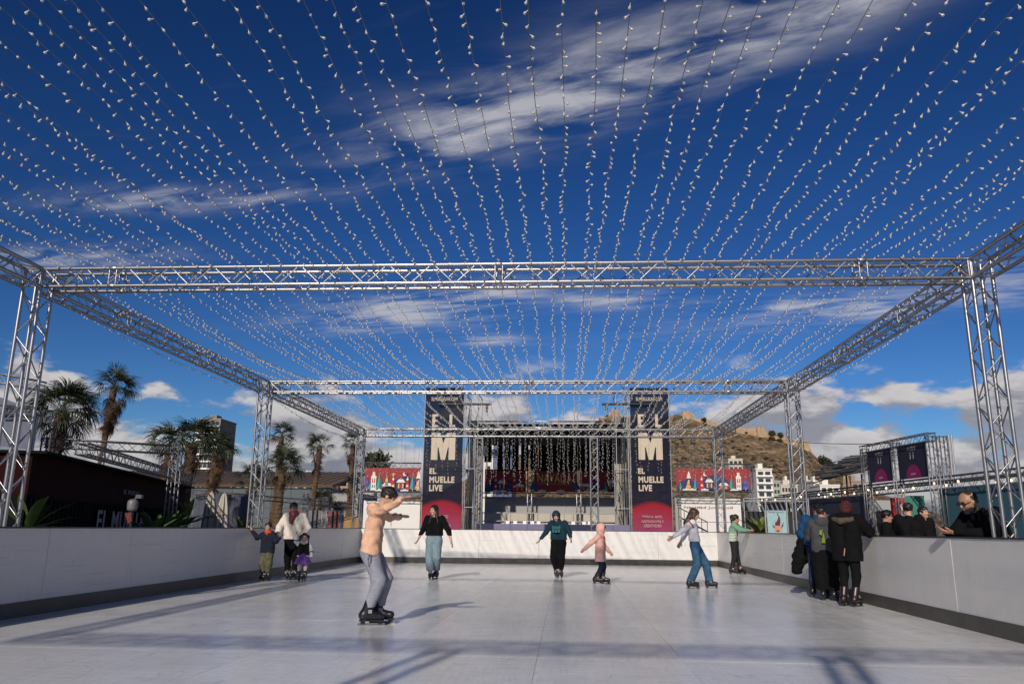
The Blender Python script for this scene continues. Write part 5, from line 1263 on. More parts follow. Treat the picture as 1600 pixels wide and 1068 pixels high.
class Person:
    def __init__(s, label, x, y, rz, H, over=None, group=None, head=(0, 0, 0), hs=1.0, skin=0, vox=.010, lift=.0, z=0.0, cat='person', build=1.0):
        s.H = H; s.J = {k: (np.array(v, 'f') * H if not isinstance(v, float) else v) for k, v in {**DEF, **(over or {})}.items()}
        s.root = thing('person', label, cat, (x, y, z), rz, group); s.vox = vox; s.hs = hs; s.b = build
        s.hh = .0695 * H * hs; s.HR = rotm(*[R(a) for a in head]); s.hc = s.J['head']; s.skin = SKIN[skin]
    def hp(s, x, y, z): return s.hc + s.HR @ (np.array((x, y, z)) * s.hh)
    def body(s, hands=True, legs=True, beard=None):
        H, J, b = s.H, s.J, s.b; h = s.hh; pr = []
        pr.append(('e', s.hp(0, -.08, .20), (.70 * h, .84 * h, .80 * h), s.HR)); pr.append(('e', s.hp(0, .14, -.34), (.53 * h, .60 * h, .64 * h), s.HR, .03 * H / 1.7))
        pr.append(('c', s.hp(0, .72, .10), s.hp(0, .86, -.16), .06 * h, .12 * h, .012)); pr.append(('e', s.hp(0, .52, -.78), (.20 * h, .20 * h, .16 * h), s.HR, .02))
        for q in (-1, 1): pr.append(('e', s.hp(q * .70, -.06, -.05), (.09 * h, .17 * h, .25 * h), s.HR, .006)); pr.append(('e', s.hp(q * .28, .62, -.16), (.2 * h, .14 * h, .2 * h), s.HR, .02))
        pr.append(('c', s.hp(0, .60, -.46), s.hp(0, .66, -.46), .14 * h, .10 * h, .012))
        pr.append(('c', J['neck'] - V3(0, 0, .02 * H), s.hp(0, -.12, -.35), .036 * H, .034 * H))
        for q in ('R', 'L'):
            sx = 1 if q == 'R' else -1; o = (J['sh' + q] - (J['shR'] + J['shL']) / 2) * .5
            pr.append(('c', J['hip' + q], J['chest'] + o, .054 * H * b, .054 * H * b)); pr.append(('c', J['chest'] + o, J['sh' + q] * .9 + J['neck'] * .1, .052 * H * b, .036 * H))
            pr.append(('c', J['sh' + q], J['el' + q], .031 * H, .024 * H)); pr.append(('c', J['el' + q], J['wr' + q], .024 * H, .016 * H))
            if legs: pr.append(('c', J['hip' + q], J['kn' + q], .060 * H * b, .038 * H)); pr.append(('c', J['kn' + q], J['an' + q], .040 * H, .024 * H))
            if hands: pr += s.hand(q)
        subs = [('e', s.hp(q * .27, .78, .06), (.15 * h, .12 * h, .09 * h), s.HR) for q in (-1, 1)]
        F = layer('body', s.skin, s.root, pr, (), subs, s.vox, .016 * H / 1.7)
        for q in (-1, 1):
            m = MB(); c = s.hp(q * .27, .655, .06); rx = .085 * h
            for k in range(1): m.lathe([(.002, -rx * .55), (rx * .8, -rx * .3), (rx, 0), (rx * .8, rx * .3), (.002, rx * .55)], 8, c=tuple(c))
            m.build('eye', EYE, s.root, True)
            m = MB(); m.box(tuple(s.hp(q * .27, .77, .27)), (.24 * h, .07 * h, .05 * h), rot=Matrix(s.HR.tolist())); m.build('eyebrow', HAIR_D, s.root)
        m = MB(); m.box(tuple(s.hp(0, .735, -.46)), (.30 * h, .06 * h, .07 * h), rot=Matrix(s.HR.tolist())); m.build('mouth', LIP, s.root)
        if beard: layer('beard', beard, s.root, [('e', s.hp(0, .16, -.42), (.56 * h, .60 * h, .60 * h), s.HR), ('e', s.hp(0, .52, -.80), (.28 * h, .26 * h, .24 * h), s.HR)], [(s.hp(0, 0, -.38), s.HR @ V3(0, -.25, 1))], [('c', s.hp(0, .8, -.46), s.hp(0, 1.1, -.46), .13 * h, .13 * h)], s.vox)
        return s
    def hand(s, q):
        H, J = s.H * (1.0 if s.H > 1.4 else 1.08), s.J; w = J['wr' + q]; d = unit(w - J['el' + q]); sx = 1 if q == 'R' else -1
        n = s.J.get('pn' + q); n = unit(np.array(n) / s.H) if n is not None else unit(np.cross(d, V3(0, 1, .2)) * 1.0 + 1e-4)
        n = unit(n - d * (n @ d)); sd = np.cross(d, n); Rm = np.stack([sd, n, d], 1); pr = [('e', w + d * .030 * H, (.023 * H, .010 * H, .034 * H), Rm, .008)]
        for i, l in zip((-1.5, -.5, .5, 1.5), (.85, 1.0, .97, .78)):
            a = w + d * .050 * H + sd * i * .0112 * H; b_ = a + (d * .024 + n * .004 + sd * i * .0015) * H * l; c = b_ + (d * .016 + n * .011) * H * l
            pr.append(('c', a, b_, .0062 * H, .0055 * H, .004)); pr.append(('c', b_, c, .0055 * H, .0045 * H, .004))
        a = w + d * .018 * H + sd * .016 * H * sx; b_ = a + (d * .020 + sd * .020 * sx + n * .006) * H; pr.append(('c', a, b_, .0075 * H, .0062 * H, .006)); pr.append(('c', b_, b_ + (d * .016 + sd * .004 * sx + n * .006) * H, .006 * H, .005 * H, .004))
        return pr
    def top(s, m, name='jacket', t=.014, hem=.50, sleeve=1.0, cuff=.024, folds=.0035, hood=None, wide=1.0, neck=.028, arm=.010, tail=None, vox=None, hem_n=(0, 0, -1), shoulder=.0, seed=1):
        """garment over torso and arms; hem at height fraction `hem`"""
        H, J, b = s.H, s.J, s.b * wide; t = t * H / 1.7; pr = []; cuts = []; subs = []
        s.hem = min(getattr(s, 'hem', 9), hem); low = J['pelvis'] + (V3(0, 0, hem * H) - V3(0, 0, J['pelvis'][2]))
        for q in ('R', 'L'):
            o = (J['sh' + q] - (J['shR'] + J['shL']) / 2) * .5; hipo = (J['hip' + q] - (J['hipR'] + J['hipL']) / 2)
            bot = np.array([*(J['pelvis'] + hipo * 1.1)[:2], hem * H - .03]); r0 = max((.058 * H * b + t) * (tail or 1.0), .062 * H * s.b + .020)
            pr.append(('c', bot, J['chest'] + o, r0, .056 * H * b + t, .03)); pr.append(('c', J['chest'] + o, J['sh' + q] * .86 + J['neck'] * .14, .054 * H * b + t, .034 * H + t * .7, .03))
            e = J['el' + q] + (J['wr' + q] - J['el' + q]) * (sleeve * .93)
            pr.append(('c', J['sh' + q] * .94 + J['neck'] * .06, J['el' + q], .031 * H + t * .7 + arm * H, .025 * H + t * .7 + arm * H, .02)); pr.append(('c', J['el' + q], e, .025 * H + t * .7 + arm * H, cuff * H, .012))
        pr.append(('c', J['neck'] - V3(0, 0, .05 * H), J['neck'] - V3(0, 0, .012 * H), .046 * H + t * .6, neck * H + .014 * H, .025))
        if hood == 'down':
            bk = J['neck'] + V3(0, -.052 * H, .0 * H); pr.append(('e', bk + V3(0, -.006 * H, -.012 * H), (.078 * H, .042 * H, .05 * H), I3, .02))
            for q in (-1, 1): pr.append(('c', bk + V3(q * .055 * H, .01 * H, .01 * H), J['neck'] + V3(q * .035 * H, .045 * H, -.02 * H), .024 * H, .018 * H, .015))
        if hood == 'up':
            h = s.hh; pr.append(('e', s.hp(0, -.18, .16), (.95 * h, 1.06 * h, 1.10 * h), s.HR, .03)); pr.append(('c', s.hp(0, -.3, -.3), J['neck'] - V3(0, .01, .03 * H), .74 * h, .06 * H, .03)); subs.append(('e', s.hp(0, .85, -.10), (.60 * h, .72 * h, .74 * h), s.HR))
        else: subs.append(('c', J['neck'] + V3(0, .012, .012 * H), J['neck'] + (s.hc - J['neck']) * .9 + V3(0, .01, 0), neck * H + .012, neck * H + .02))
        F = folds and (folds * H / 1.7, 34 / (H / 1.7), seed)
        # hem as a clean cut
        return layer(name, m, s.root, pr, [(V3(*J['pelvis'][:2], hem * H), unit(V3(*hem_n)))], subs, vox or s.vox * 1.15, .02, F) if hood != 'x' else None
    def legs(s, m, name='trousers', t=.012, thigh=.0, knee=.0, hem=.036, waist=.585, end=.10, folds=.004, seed=2, crotch=.0):
        H, J, b = s.H, s.J, s.b; t = t * H / 1.7; pr = []; cuts = []
        waist = min(waist, getattr(s, 'hem', 9) + .03); w = V3(*J['pelvis'][:2], waist * H)
        for q in ('R', 'L'):
            a = J['an' + q].copy(); k = J['kn' + q]; d = unit(a - k); e = k + d * (np.linalg.norm(a - k) * (1 - (end - .085) / .2)); 
            pr.append(('c', J['hip' + q], k, .056 * H * b + t + thigh * H, .036 * H + t + knee * H, .03)); pr.append(('c', k, e + d * .02 * H, .036 * H + t + knee * H, hem * H, .025))
            o = (J['hip' + q] - (J['hipR'] + J['hipL']) / 2); pr.append(('c', J['hip' + q], w + o * 1.0, .058 * H * b + t, .050 * H * b + t, .03))
        return layer(name, m, s.root, pr, [(w, V3(0, 0, 1)), (V3(0, 0, end * H), V3(0, 0, -1))], (), s.vox * 1.15, .02, folds and (folds * H / 1.7, 30, seed))
    def skates(s, boot=None, size=1.0, blade=True, shaft=.13):
        H, J = s.H, s.J
        for q in ('R', 'L'):
            an = J['an' + q]; a = R(J['toe' + q]); d = V3(-math.sin(a), math.cos(a), 0); f = .155 * H * size * .95; z0 = .062 if blade else .012; base = V3(an[0], an[1], 0)
            sh = unit(J['kn' + q] - an); r = .031 * H * size
            pr = [('c', base - d * f * .22 + V3(0, 0, z0 + r), base + d * f * .62 + V3(0, 0, z0 + r * .80), r * 1.02, r * .86, .02), ('c', base - d * f * .18 + V3(0, 0, z0 + r), base + V3(0, 0, an[2] + .0) + sh * shaft * H * .62, r * 1.05, r * 1.32, .03), ('c', base + d * f * .05 + V3(0, 0, z0 + r * 1.5), base + d * f * .3 + V3(0, 0, z0 + r), r * .9, r * .8, .03)]
            k = layer('skate', boot or SK_BOOT, s.root, pr, [(V3(*base[:2], z0), V3(0, 0, -1)), (base + V3(0, 0, an[2]) + sh * shaft * H * .62, sh)], (), s.vox * 1.05, .02)
            if blade:
                rz = Matrix.Rotation(a, 3, 'Z'); c = base + d * f * .2
                m = MB(); m.box(tuple(c + V3(0, 0, z0 - .006)), (r * 1.5, f * 1.2, .016), rot=rz)
                for u in (-.42, .42): m.box(tuple(c + d * f * u + V3(0, 0, z0 * .6)), (.022, f * .22, z0 * .75), rot=rz)
                m.build('blade_holder', SK_BOOT, k)
                m = MB(); m.box(tuple(c + V3(0, 0, .014)), (.005, f * 1.32, .028), rot=rz); m.build('blade', BLADE, k)
            m = MB()
            for u in (.55, .95):
                p = base + V3(0, 0, z0 + r * (1.2 + u)) + d * r * .55; m.box(tuple(p), (r * 2.2, r * .9, .016), rot=Matrix.Rotation(a, 3, 'Z'))
            m.build('buckle', SK_TRIM, k)
    def hair(s, m, style='short', seed=1):
        h = s.hh; pr = [('e', s.hp(0, -.14, .28), (.79 * h, .90 * h, .84 * h), s.HR)]; cuts = []; subs = [('e', s.hp(0, .72, -.32), (.62 * h, .55 * h, .80 * h), s.HR)]
        if style == 'short': pr.append(('e', s.hp(0, .38, .72), (.52 * h, .38 * h, .30 * h), s.HR)); cuts.append((s.hp(0, -.3, -.30), s.HR @ V3(0, .25, -1)))
        if style == 'crop': pr = [('e', s.hp(0, -.10, .22), (.725 * h, .865 * h, .82 * h), s.HR)]; cuts.append((s.hp(0, -.2, -.1), s.HR @ V3(0, .45, -1))); cuts.append((s.hp(0, .10, .45), s.HR @ unit(V3(0, 1, -.25)))); subs = []
        if style == 'long':
            pr.append(('c', s.hp(0, -.45, .2), s.J['neck'] + V3(0, -.075 * s.H, -.03 * s.H), .66 * h, .55 * h, .05)); pr.append(('c', s.J['neck'] + V3(0, -.075 * s.H, -.03 * s.H), s.J['neck'] + V3(0, -.085 * s.H, -.12 * s.H), .55 * h, .32 * h, .05))
            for q in (-1, 1): pr.append(('c', s.hp(q * .58, -.12, .1), s.hp(q * .64, .05, -1.1), .27 * h, .27 * h, .03)); pr.append(('c', s.hp(q * .64, .05, -1.1), s.J['neck'] + V3(q * .062 * s.H, .062 * s.H, -.09 * s.H), .27 * h, .16 * h, .03))
            subs = [('e', s.hp(0, .85, -.30), (.56 * h, .66 * h, .92 * h), s.HR)]
        if style == 'bob': pr.append(('e', s.hp(0, -.25, -.15), (.86 * h, .80 * h, .95 * h), s.HR)); cuts.append((s.hp(0, -.3, -.85), s.HR @ V3(0, .2, -1)))
        if style == 'bun': pr.append(('e', s.hp(0, -1.0, .30), (.42 * h, .40 * h, .42 * h), s.HR, .02)); cuts.append((s.hp(0, -.3, -.5), s.HR @ V3(0, .4, -1)))
        if style == 'pony': pr.append(('e', s.hp(0, -.95, .55), (.45 * h, .42 * h, .45 * h), s.HR, .02)); pr.append(('c', s.hp(0, -1.1, .4), s.hp(0, -1.0, -1.6), .36 * h, .2 * h, .03)); cuts.append((s.hp(0, -.3, -1.8), s.HR @ V3(0, .1, -1)))
        if style == 'pigtails':
            for q in (-1, 1): pr.append(('e', s.hp(q * .85, -.3, .2), (.36 * h, .36 * h, .42 * h), s.HR, .02)); pr.append(('c', s.hp(q * .92, -.3, .1), s.hp(q * .95, -.2, -.8), .26 * h, .14 * h, .02))
        if style == 'fringe': pr.append(('e', s.hp(0, .46, .52), (.58 * h, .36 * h, .36 * h), s.HR)); cuts.append((s.hp(0, -.3, -.5), s.HR @ V3(0, .4, -1)))
        return layer('hair', m, s.root, pr, cuts, subs, s.vox, .02, (.006 * h / .11, 60, seed))
def cloth(n, c, r=.9, var=.14, sc=14, **k): return mat('cloth_' + n, c, r, 0, var, sc, .25, 120, spec=.12, **k)
def extra(p, name, m, prims, cuts=(), subs=(), folds=None): return layer(name, m, p.root, prims, cuts, subs, p.vox * 1.1, .02, folds)
PI = math.pi
G_SK = 'skaters on the rink'

# teenager in the peach hoodie, the nearest skater
p = Person('teenager in peach hoodie and grey sweatpants balancing with arms out', -2.33, 10.0, -PI / 2 + .12, 1.66,
           dict(pelvis=(0, -.045, .545), chest=(0, -.02, .725), neck=(0, .01, .835), head=(0, .07, .915), shR=(.105, -.005, .80), shL=(-.105, -.005, .80), elR=(.215, .09, .83), wrR=(.315, .195, .885), elL=(-.22, .065, .765), wrL=(-.33, .14, .775), pnR=(0, .3, -1), pnL=(0, .3, -1),
                hipR=(.052, -.05, .525), hipL=(-.052, -.045, .525), knR=(.058, .035, .305), knL=(-.062, .07, .315), anR=(.062, -.035, .105), anL=(-.066, .03, .105), toeR=4.0, toeL=-4.0), G_SK, head=(0, -32, 0), vox=.0065)
p.body(); p.top(cloth('peach', (.64, .385, .265)), 'hoodie', .013, .50, 1.0, .024, .009, 'down', .94, arm=.001, tail=1.2, hem_n=(0, -.30, -1))
p.legs(cloth('heather_grey', (.25, .26, .31), var=.3, sc=90), 'sweatpants', .012, .004, .010, .038, .59, .125, .006); p.skates(); p.hair(HAIR_D, 'fringe')
m = MB(); a = p.J['hipR'] + V3(.112, .03, -.03); m.tube([a, a + V3(.018, -.022, -.06), a + V3(.018, -.008, -.16), a + V3(.02, .012, -.10), a + V3(.012, .012, -.03), a], .0045, 5); m.build('drawstring', BLACK, p.root)
m = MB(); a = p.J['neck'] + V3(.02, .07, -.03); m.tube([a, a + V3(.004, .075, -.06), a + V3(.004, .082, -.2)], .0035, 5); m.build('hood_cord', cloth('peach_cord', (.45, .24, .16)), p.root)

# woman in black top and pale jeans
p = Person('woman in black top and wide pale jeans skating towards the viewer', -3.02, 18.7, PI - .12, 1.66,
           dict(head=(.012, .02, .925), elR=(.17, -.02, .66), wrR=(.225, .0, .545), elL=(-.20, -.02, .645), wrL=(-.255, .03, .51), knR=(.05, .03, .29), anR=(.025, .05, .105), knL=(-.045, .0, .29), anL=(-.012, -.10, .115), toeR=10.0, toeL=-15.0), G_SK, head=(-20, -5, 4), vox=.009)
p.body(); p.top(cloth('black_knit', (.005, .005, .006)), 'top', .010, .585, 1.0, .023, .003, None, .95, neck=.036); p.legs(cloth('pale_denim', (.17, .235, .275), var=.2, sc=30), 'jeans', .010, .004, .014, .056, .605, .115, .004); p.skates(size=.85); p.hair(HAIR_D, 'long')
m = MB(); m.box(tuple(p.J['neck'] + V3(0, .07, -.055)), (.03, .01, .03)); m.build('pendant', CW, p.root)

# boy in hooded teal sweatshirt
p = Person('boy in dark teal hoodie with hood up and black trousers', -.16, 19.95, PI - .35, 1.60,
           dict(pelvis=(.0, -.01, .545), head=(.015, .06, .905), neck=(.005, .02, .835), shR=(.115, .01, .80), shL=(-.115, .01, .80), elR=(.20, .02, .665), wrR=(.275, .05, .565), elL=(-.185, .02, .665), wrL=(-.215, .06, .595), knR=(.06, .05, .30), knL=(-.05, .02, .295), anR=(.035, .0, .105), anL=(-.035, -.02, .105), toeR=35.0, toeL=25.0), G_SK, head=(22, -24, 0), vox=.009)
p.body(); p.top(cloth('dark_teal', (.010, .032, .046)), 'hoodie', .018, .555, 1.0, .026, .005, 'up', 1.04, arm=.008); p.legs(cloth('black_track', (.005, .005, .006)), 'trousers', .012, .008, .014, .040, .60, .13, .004); p.skates(SK_PRINT, .9); p.hair(HAIR_D, 'fringe')
lt = cloth('teal_print', (.035, .125, .135))
def chest_print(p, pieces, m, z, y=.0, name='chest_print'):
    b = MB()
    for (x, dz, w, h_) in pieces: b.box((x * p.H, y * p.H, (z + dz) * p.H), (w * p.H, .012 * p.H, h_ * p.H))
    return b.build(name, m, p.root)
chest_print(p, [(-.055, .022, .026, .05), (-.022, .02, .026, .045), (.012, .022, .03, .05), (.05, .02, .03, .048), (-.045, -.03, .035, .04), (.0, -.032, .04, .04), (.046, -.03, .036, .042)], lt, .715, .098)

# girl in pink hooded coat
p = Person('girl in long pink hooded coat and dark leggings facing right', .76, 17.85, -PI / 2 - .25, 1.26,
           dict(head=(0, .03, .915), neck=(0, .01, .82), shR=(.105, 0, .785), shL=(-.105, 0, .785), elR=(.16, -.12, .69), wrR=(.19, -.225, .585), elL=(-.16, .03, .64), wrL=(-.165, .12, .54), knR=(.05, .03, .29), knL=(-.05, .045, .29), anR=(.045, -.06, .12), anL=(-.045, .03, .12), toeR=5.0, toeL=-6.0), G_SK, head=(0, -10, 0), hs=1.2, vox=.009)
p.body(); p.top(cloth('pink_fleece', (.62, .35, .30)), 'coat', .020, .375, 1.0, .034, .004, 'up', 1.1, arm=.010, tail=1.12); p.legs(cloth('dark_leggings', (.016, .022, .045)), 'leggings', .008, .0, .004, .036, .58, .14, .002); p.skates(SK_PRINT, 1.1); p.hair(HAIR_D, 'fringe')
m = MB(); a = p.J['neck'] + V3(.0, .085, -.02); m.tube([a, a + V3(.03, .01, -.06), a + V3(.025, .02, -.11)], .006, 5); m.tube([a, a + V3(-.03, .01, -.05), a + V3(-.025, .02, -.10)], .006, 5); m.build('red_bow', cloth('red_ribbon', (.42, .015, .02)), p.root)

# woman in white sweater and blue jeans
p = Person('woman in white long sleeved sweater and blue jeans leaning back', 2.70, 16.95, -PI / 2 - .12, 1.60,
           dict(pelvis=(0, -.03, .555), chest=(0, -.045, .735), neck=(0, -.045, .84), head=(0, -.015, .92), shR=(.11, -.05, .81), shL=(-.11, -.05, .81), elR=(.14, -.165, .725), wrR=(.16, -.30, .635), elL=(-.13, -.13, .69), wrL=(-.13, -.20, .57),
                hipR=(.05, -.03, .53), hipL=(-.05, -.03, .53), knR=(.055, -.01, .30), knL=(-.055, .10, .305), anR=(.06, -.10, .10), anL=(-.06, .135, .10), toeR=4.0, toeL=-4.0), G_SK, head=(0, -22, 0), vox=.009)
p.body(); p.top(cloth('white_knit', (.62, .60, .64), var=.06), 'sweater', .010, .58, 1.0, .024, .003, None, .95, neck=.032)
p.legs(cloth('blue_denim', (.035, .085, .16), var=.45, sc=7), 'jeans', .010, .002, .008, .050, .61, .095, .004); p.skates(size=.9, shaft=.1); p.hair(HAIR_B, 'long')
rd = cloth('red_stripe', (.40, .02, .03)); H = p.H
m = MB()
for q, rr_ in (('R', .066), ('L', .066)):
    a = p.J['sh' + q] * .78 + p.J['el' + q] * .22; d = unit(p.J['el' + q] - p.J['sh' + q]); m.cyl(tuple(a - d * .009), tuple(a + d * .009), .0595 * H, .0585 * H, 18)
m.build('sleeve_stripe', rd, p.root)

# girl in green striped sweater leaning on the right boards
p = Person('girl in green and cream striped sweater leaning on the right boards', 4.62, 22.7, -PI / 2 + .55 - .9, 1.62,
           dict(pelvis=(0, -.03, .54), chest=(0, .0, .73), neck=(0, .02, .83), head=(0, .045, .905), shR=(.11, .02, .80), shL=(-.11, .02, .80), elR=(.13, .13, .725), wrR=(.07, .245, .715), elL=(-.13, .13, .72), wrL=(-.07, .245, .715), knR=(.05, .0, .29), knL=(-.07, .02, .29), anR=(.045, -.05, .10), anL=(-.10, .06, .10), toeR=10.0, toeL=-25.0), G_SK, head=(25, 0, 0), skin=0, vox=.009)
def stripes():
    m = bpy.data.materials.new('striped_knit'); m.use_nodes = True; N = m.node_tree.nodes; L = m.node_tree.links; b = N['Principled BSDF']; tc = N.new('ShaderNodeTexCoord'); sp = N.new('ShaderNodeSeparateXYZ'); L.new(tc.outputs['Object'], sp.inputs[0])
    mt = N.new('ShaderNodeMath'); mt.operation = 'SINE'; mu = N.new('ShaderNodeMath'); mu.operation = 'MULTIPLY'; mu.inputs[1].default_value = 150; L.new(sp.outputs[2], mu.inputs[0]); L.new(mu.outputs[0], mt.inputs[0])
    lm = N.new('ShaderNodeMath'); lm.operation = 'LESS_THAN'; L.new(sp.outputs[2], lm.inputs[0]); lm.inputs[1].default_value = 1.10; g = N.new('ShaderNodeMath'); g.operation = 'GREATER_THAN'; L.new(mt.outputs[0], g.inputs[0]); g.inputs[1].default_value = .1
    ml = N.new('ShaderNodeMath'); ml.operation = 'MULTIPLY'; L.new(g.outputs[0], ml.inputs[0]); L.new(lm.outputs[0], ml.inputs[1])
    mx = N.new('ShaderNodeMix'); mx.data_type = 'RGBA'; L.new(ml.outputs[0], mx.inputs[0]); mx.inputs[6].default_value = (.16, .30, .20, 1); mx.inputs[7].default_value = (.60, .56, .47, 1); L.new(mx.outputs[2], b.inputs['Base Color']); b.inputs['Roughness'].default_value = .95; return m
p.body(); p.top(stripes(), 'sweater', .018, .535, .92, .028, .004, None, 1.04, arm=.010); p.legs(cloth('charcoal_trousers', (.022, .021, .026)), 'trousers', .010, .0, .004, .034, .59, .13, .003); p.skates(SK_PRINT, .9); p.hair(HAIR_D, 'pony')

# group at the right boards, seen from behind
p = Person('boy in grey hoodie with lime print seen from behind at the right boards', 4.52, 14.62, -.35, 1.60,
           dict(head=(0, .06, .915), neck=(0, .02, .835), shR=(.112, .01, .80), shL=(-.112, .01, .80), elR=(.155, .09, .66), wrR=(.09, .20, .68), elL=(-.155, .09, .66), wrL=(-.09, .20, .68), anR=(.07, -.02, .10), anL=(-.05, -.02, .10), toeR=-15.0, toeL=10.0), 'group leaning on the right boards', head=(-45, -18, 0), skin=1, vox=.009)
p.body(); p.top(cloth('grey_fleece', (.055, .055, .060)), 'hoodie', .022, .50, 1.0, .028, .005, 'down', 1.12, arm=.012); p.legs(cloth('black_wide', (.005, .005, .006)), 'trousers', .014, .014, .026, .060, .60, .11, .005); p.skates(size=.95); p.hair(HAIR_D, 'short')
b = MB(); H = p.H
for pts in ([(-.02, .60), (.022, .60), (.016, .66), (.01, .715), (-.004, .66)], [(-.035, .69), (-.01, .68), (.0, .73), (.012, .745), (-.012, .735), (-.03, .735)]): b.prism([(x * H, -.103 * H, z * H) for x, z in pts], (0, .02, 0))
b.build('back_print', cloth('lime_print', (.15, .21, .025)), p.root)
extra(p, 'collar', cloth('orange_collar', (.55, .09, .02)), [('c', p.J['neck'] + V3(-.03, .0, .0), p.J['neck'] + V3(.045, .02, .01), .036 * H, .034 * H)])

p = Person('person with red hair in black fur hooded parka at the right boards', 4.55, 13.55, -.75, 1.66,
           dict(head=(0, .06, .92), neck=(0, .02, .84), elR=(.18, .11, .70), wrR=(.13, .24, .665), elL=(-.17, .10, .68), wrL=(-.10, .22, .665), shR=(.12, .02, .81), shL=(-.12, .02, .81), anR=(.055, -.03, .10), anL=(-.055, -.03, .10), toeR=-5.0, toeL=5.0), 'group leaning on the right boards', head=(0, -10, 0), vox=.009)
p.body(); p.top(cloth('black_parka', (.005, .005, .006)), 'parka', .030, .42, 1.0, .034, .006, 'down', 1.14, arm=.016, tail=1.05); p.legs(cloth('black_skinny', (.005, .005, .006)), 'trousers', .008, .0, .002, .032, .6, .13, .003); p.skates(SK_PRINT, .95); p.hair(HAIR_R, 'bob')
H = p.H; bk = p.J['neck'] + V3(0, -.09 * H, -.03 * H)
extra(p, 'fur_trim', mat('brown_fur', (.085, .062, .05), .95, 0, .5, 50, .8, 90), [('c', bk + V3(-.10 * H, .05 * H, .005 * H), bk + V3(0, -.02 * H, -.015 * H), .024 * H, .030 * H), ('c', bk + V3(0, -.02 * H, -.015 * H), bk + V3(.10 * H, .05 * H, .005 * H), .030 * H, .024 * H)], folds=(.006, 120, 3))
b = MB(); b.tube([tuple(V3(.02, -.125, .47) * H), tuple(V3(.035, -.128, .54) * H)], .008, 5); b.build('gold_zip', mat('brass_zip', (.5, .33, .12), .35, .8), p.root)

p = Person('man in blue jacket half hidden behind the boy in grey', 4.60, 15.25, -.55, 1.72,
           dict(head=(0, .10, .90), neck=(0, .06, .83), chest=(0, .04, .72), shR=(.12, .05, .79), shL=(-.12, .05, .79), elR=(.16, .14, .70), wrR=(.10, .22, .665), elL=(-.175, .05, .64), wrL=(-.16, .10, .55), anR=(.05, -.03, .10), anL=(-.07, -.06, .10), toeR=0.0, toeL=10.0), 'group leaning on the right boards', head=(0, -20, 0), skin=2, vox=.010)
p.body(); p.top(cloth('blue_puffer', (.012, .050, .13)), 'jacket', .028, .53, 1.0, .034, .009, None, 1.1, arm=.016); p.legs(cloth('navy_denim', (.018, .028, .06)), 'jeans', .012, .006, .01, .040, .6, .13, .004); p.skates(size=1.0); p.hair(HAIR_D, 'short')
H = p.H; c0 = p.J['wrL'] + V3(-.03, -.04, .05)
coat = extra(p, 'draped_coat', cloth('black_coat', (.005, .005, .006)), [('c', c0, c0 + V3(-.05, -.07, -.30), .085, .12, .05), ('c', c0 + V3(-.05, -.07, -.30), c0 + V3(-.10, -.12, -.52), .12, .10, .05), ('c', c0 + V3(.03, .05, 0), c0 + V3(.0, .0, -.35), .06, .09, .05)], folds=(.012, 40, 6))

# family by the left boards
p = Person('boy in navy jacket and camouflage trousers holding the left boards', -6.40, 17.25, PI - .25, 1.22,
           dict(head=(0, .02, .91), neck=(0, .005, .82), shR=(.115, 0, .785), shL=(-.115, 0, .785), elR=(.215, .02, .735), wrR=(.33, .03, .85), elL=(-.20, .05, .68), wrL=(-.275, .06, .745), pnR=(0, 1, 0), anR=(.06, 0, .125), anL=(-.05, 0, .125), toeR=20.0, toeL=-12.0), 'family by the left boards', head=(8, 0, 0), hs=1.18, skin=1, vox=.009)
p.body(); p.top(cloth('navy_jacket', (.013, .016, .030)), 'jacket', .022, .475, 1.0, .032, .006, 'down', 1.15, arm=.012); p.legs(mat('camouflage_cloth', (.045, .048, .022), .9, 0, .1, 16, .2, 90, col2=(.115, .105, .058)), 'trousers', .014, .012, .014, .046, .56, .15, .006); p.skates(size=1.1); p.hair(HAIR_D, 'short')
extra(p, 'neck_warmer', cloth('orange_scarf', (.46, .055, .012)), [('c', p.J['neck'] + V3(-.03, .01, .02), p.J['neck'] + V3(.03, .01, .02), .052, .052), ('e', p.J['neck'] + V3(0, .045, -.005), (.055, .035, .045), I3)], folds=(.004, 70, 1))

p = Person('woman in cream sweater and black leggings between two children', -6.02, 17.75, PI - .10, 1.68,
           dict(head=(.0, .055, .915), neck=(0, .02, .84), shR=(.118, .0, .805), shL=(-.118, .0, .805), elR=(.20, .02, .66), wrR=(.185, .10, .545), elL=(-.20, .02, .66), wrL=(-.175, .10, .545), knR=(.05, .02, .29), anR=(.05, .0, .10), anL=(-.055, .0, .10), toeR=25.0, toeL=-10.0), 'family by the left boards', head=(8, -22, 0), skin=2, vox=.009)
p.body(); p.top(cloth('cream_fleece', (.62, .56, .49), var=.06), 'sweater', .022, .515, 1.0, .030, .005, None, 1.12, arm=.012); p.legs(cloth('black_leggings', (.005, .005, .006)), 'leggings', .010, .004, .006, .036, .6, .13, .002); p.skates(size=.95); p.hair(HAIR_D, 'bun')
sc1 = mat('checked_scarf', (.02, .035, .05), .9, 0, .2, 22, .3, 80, col2=(.30, .05, .06)); H = p.H
extra(p, 'scarf', sc1, [('c', p.J['neck'] + V3(-.05, .02, .015), p.J['neck'] + V3(.05, .02, .015), .062, .062), ('c', p.J['neck'] + V3(-.03, .07, .0), p.J['neck'] + V3(.015, .125, -.17), .06, .045), ('c', p.J['neck'] + V3(.04, .06, .0), p.J['neck'] + V3(.02, .12, -.12), .05, .04)], folds=(.006, 60, 2))

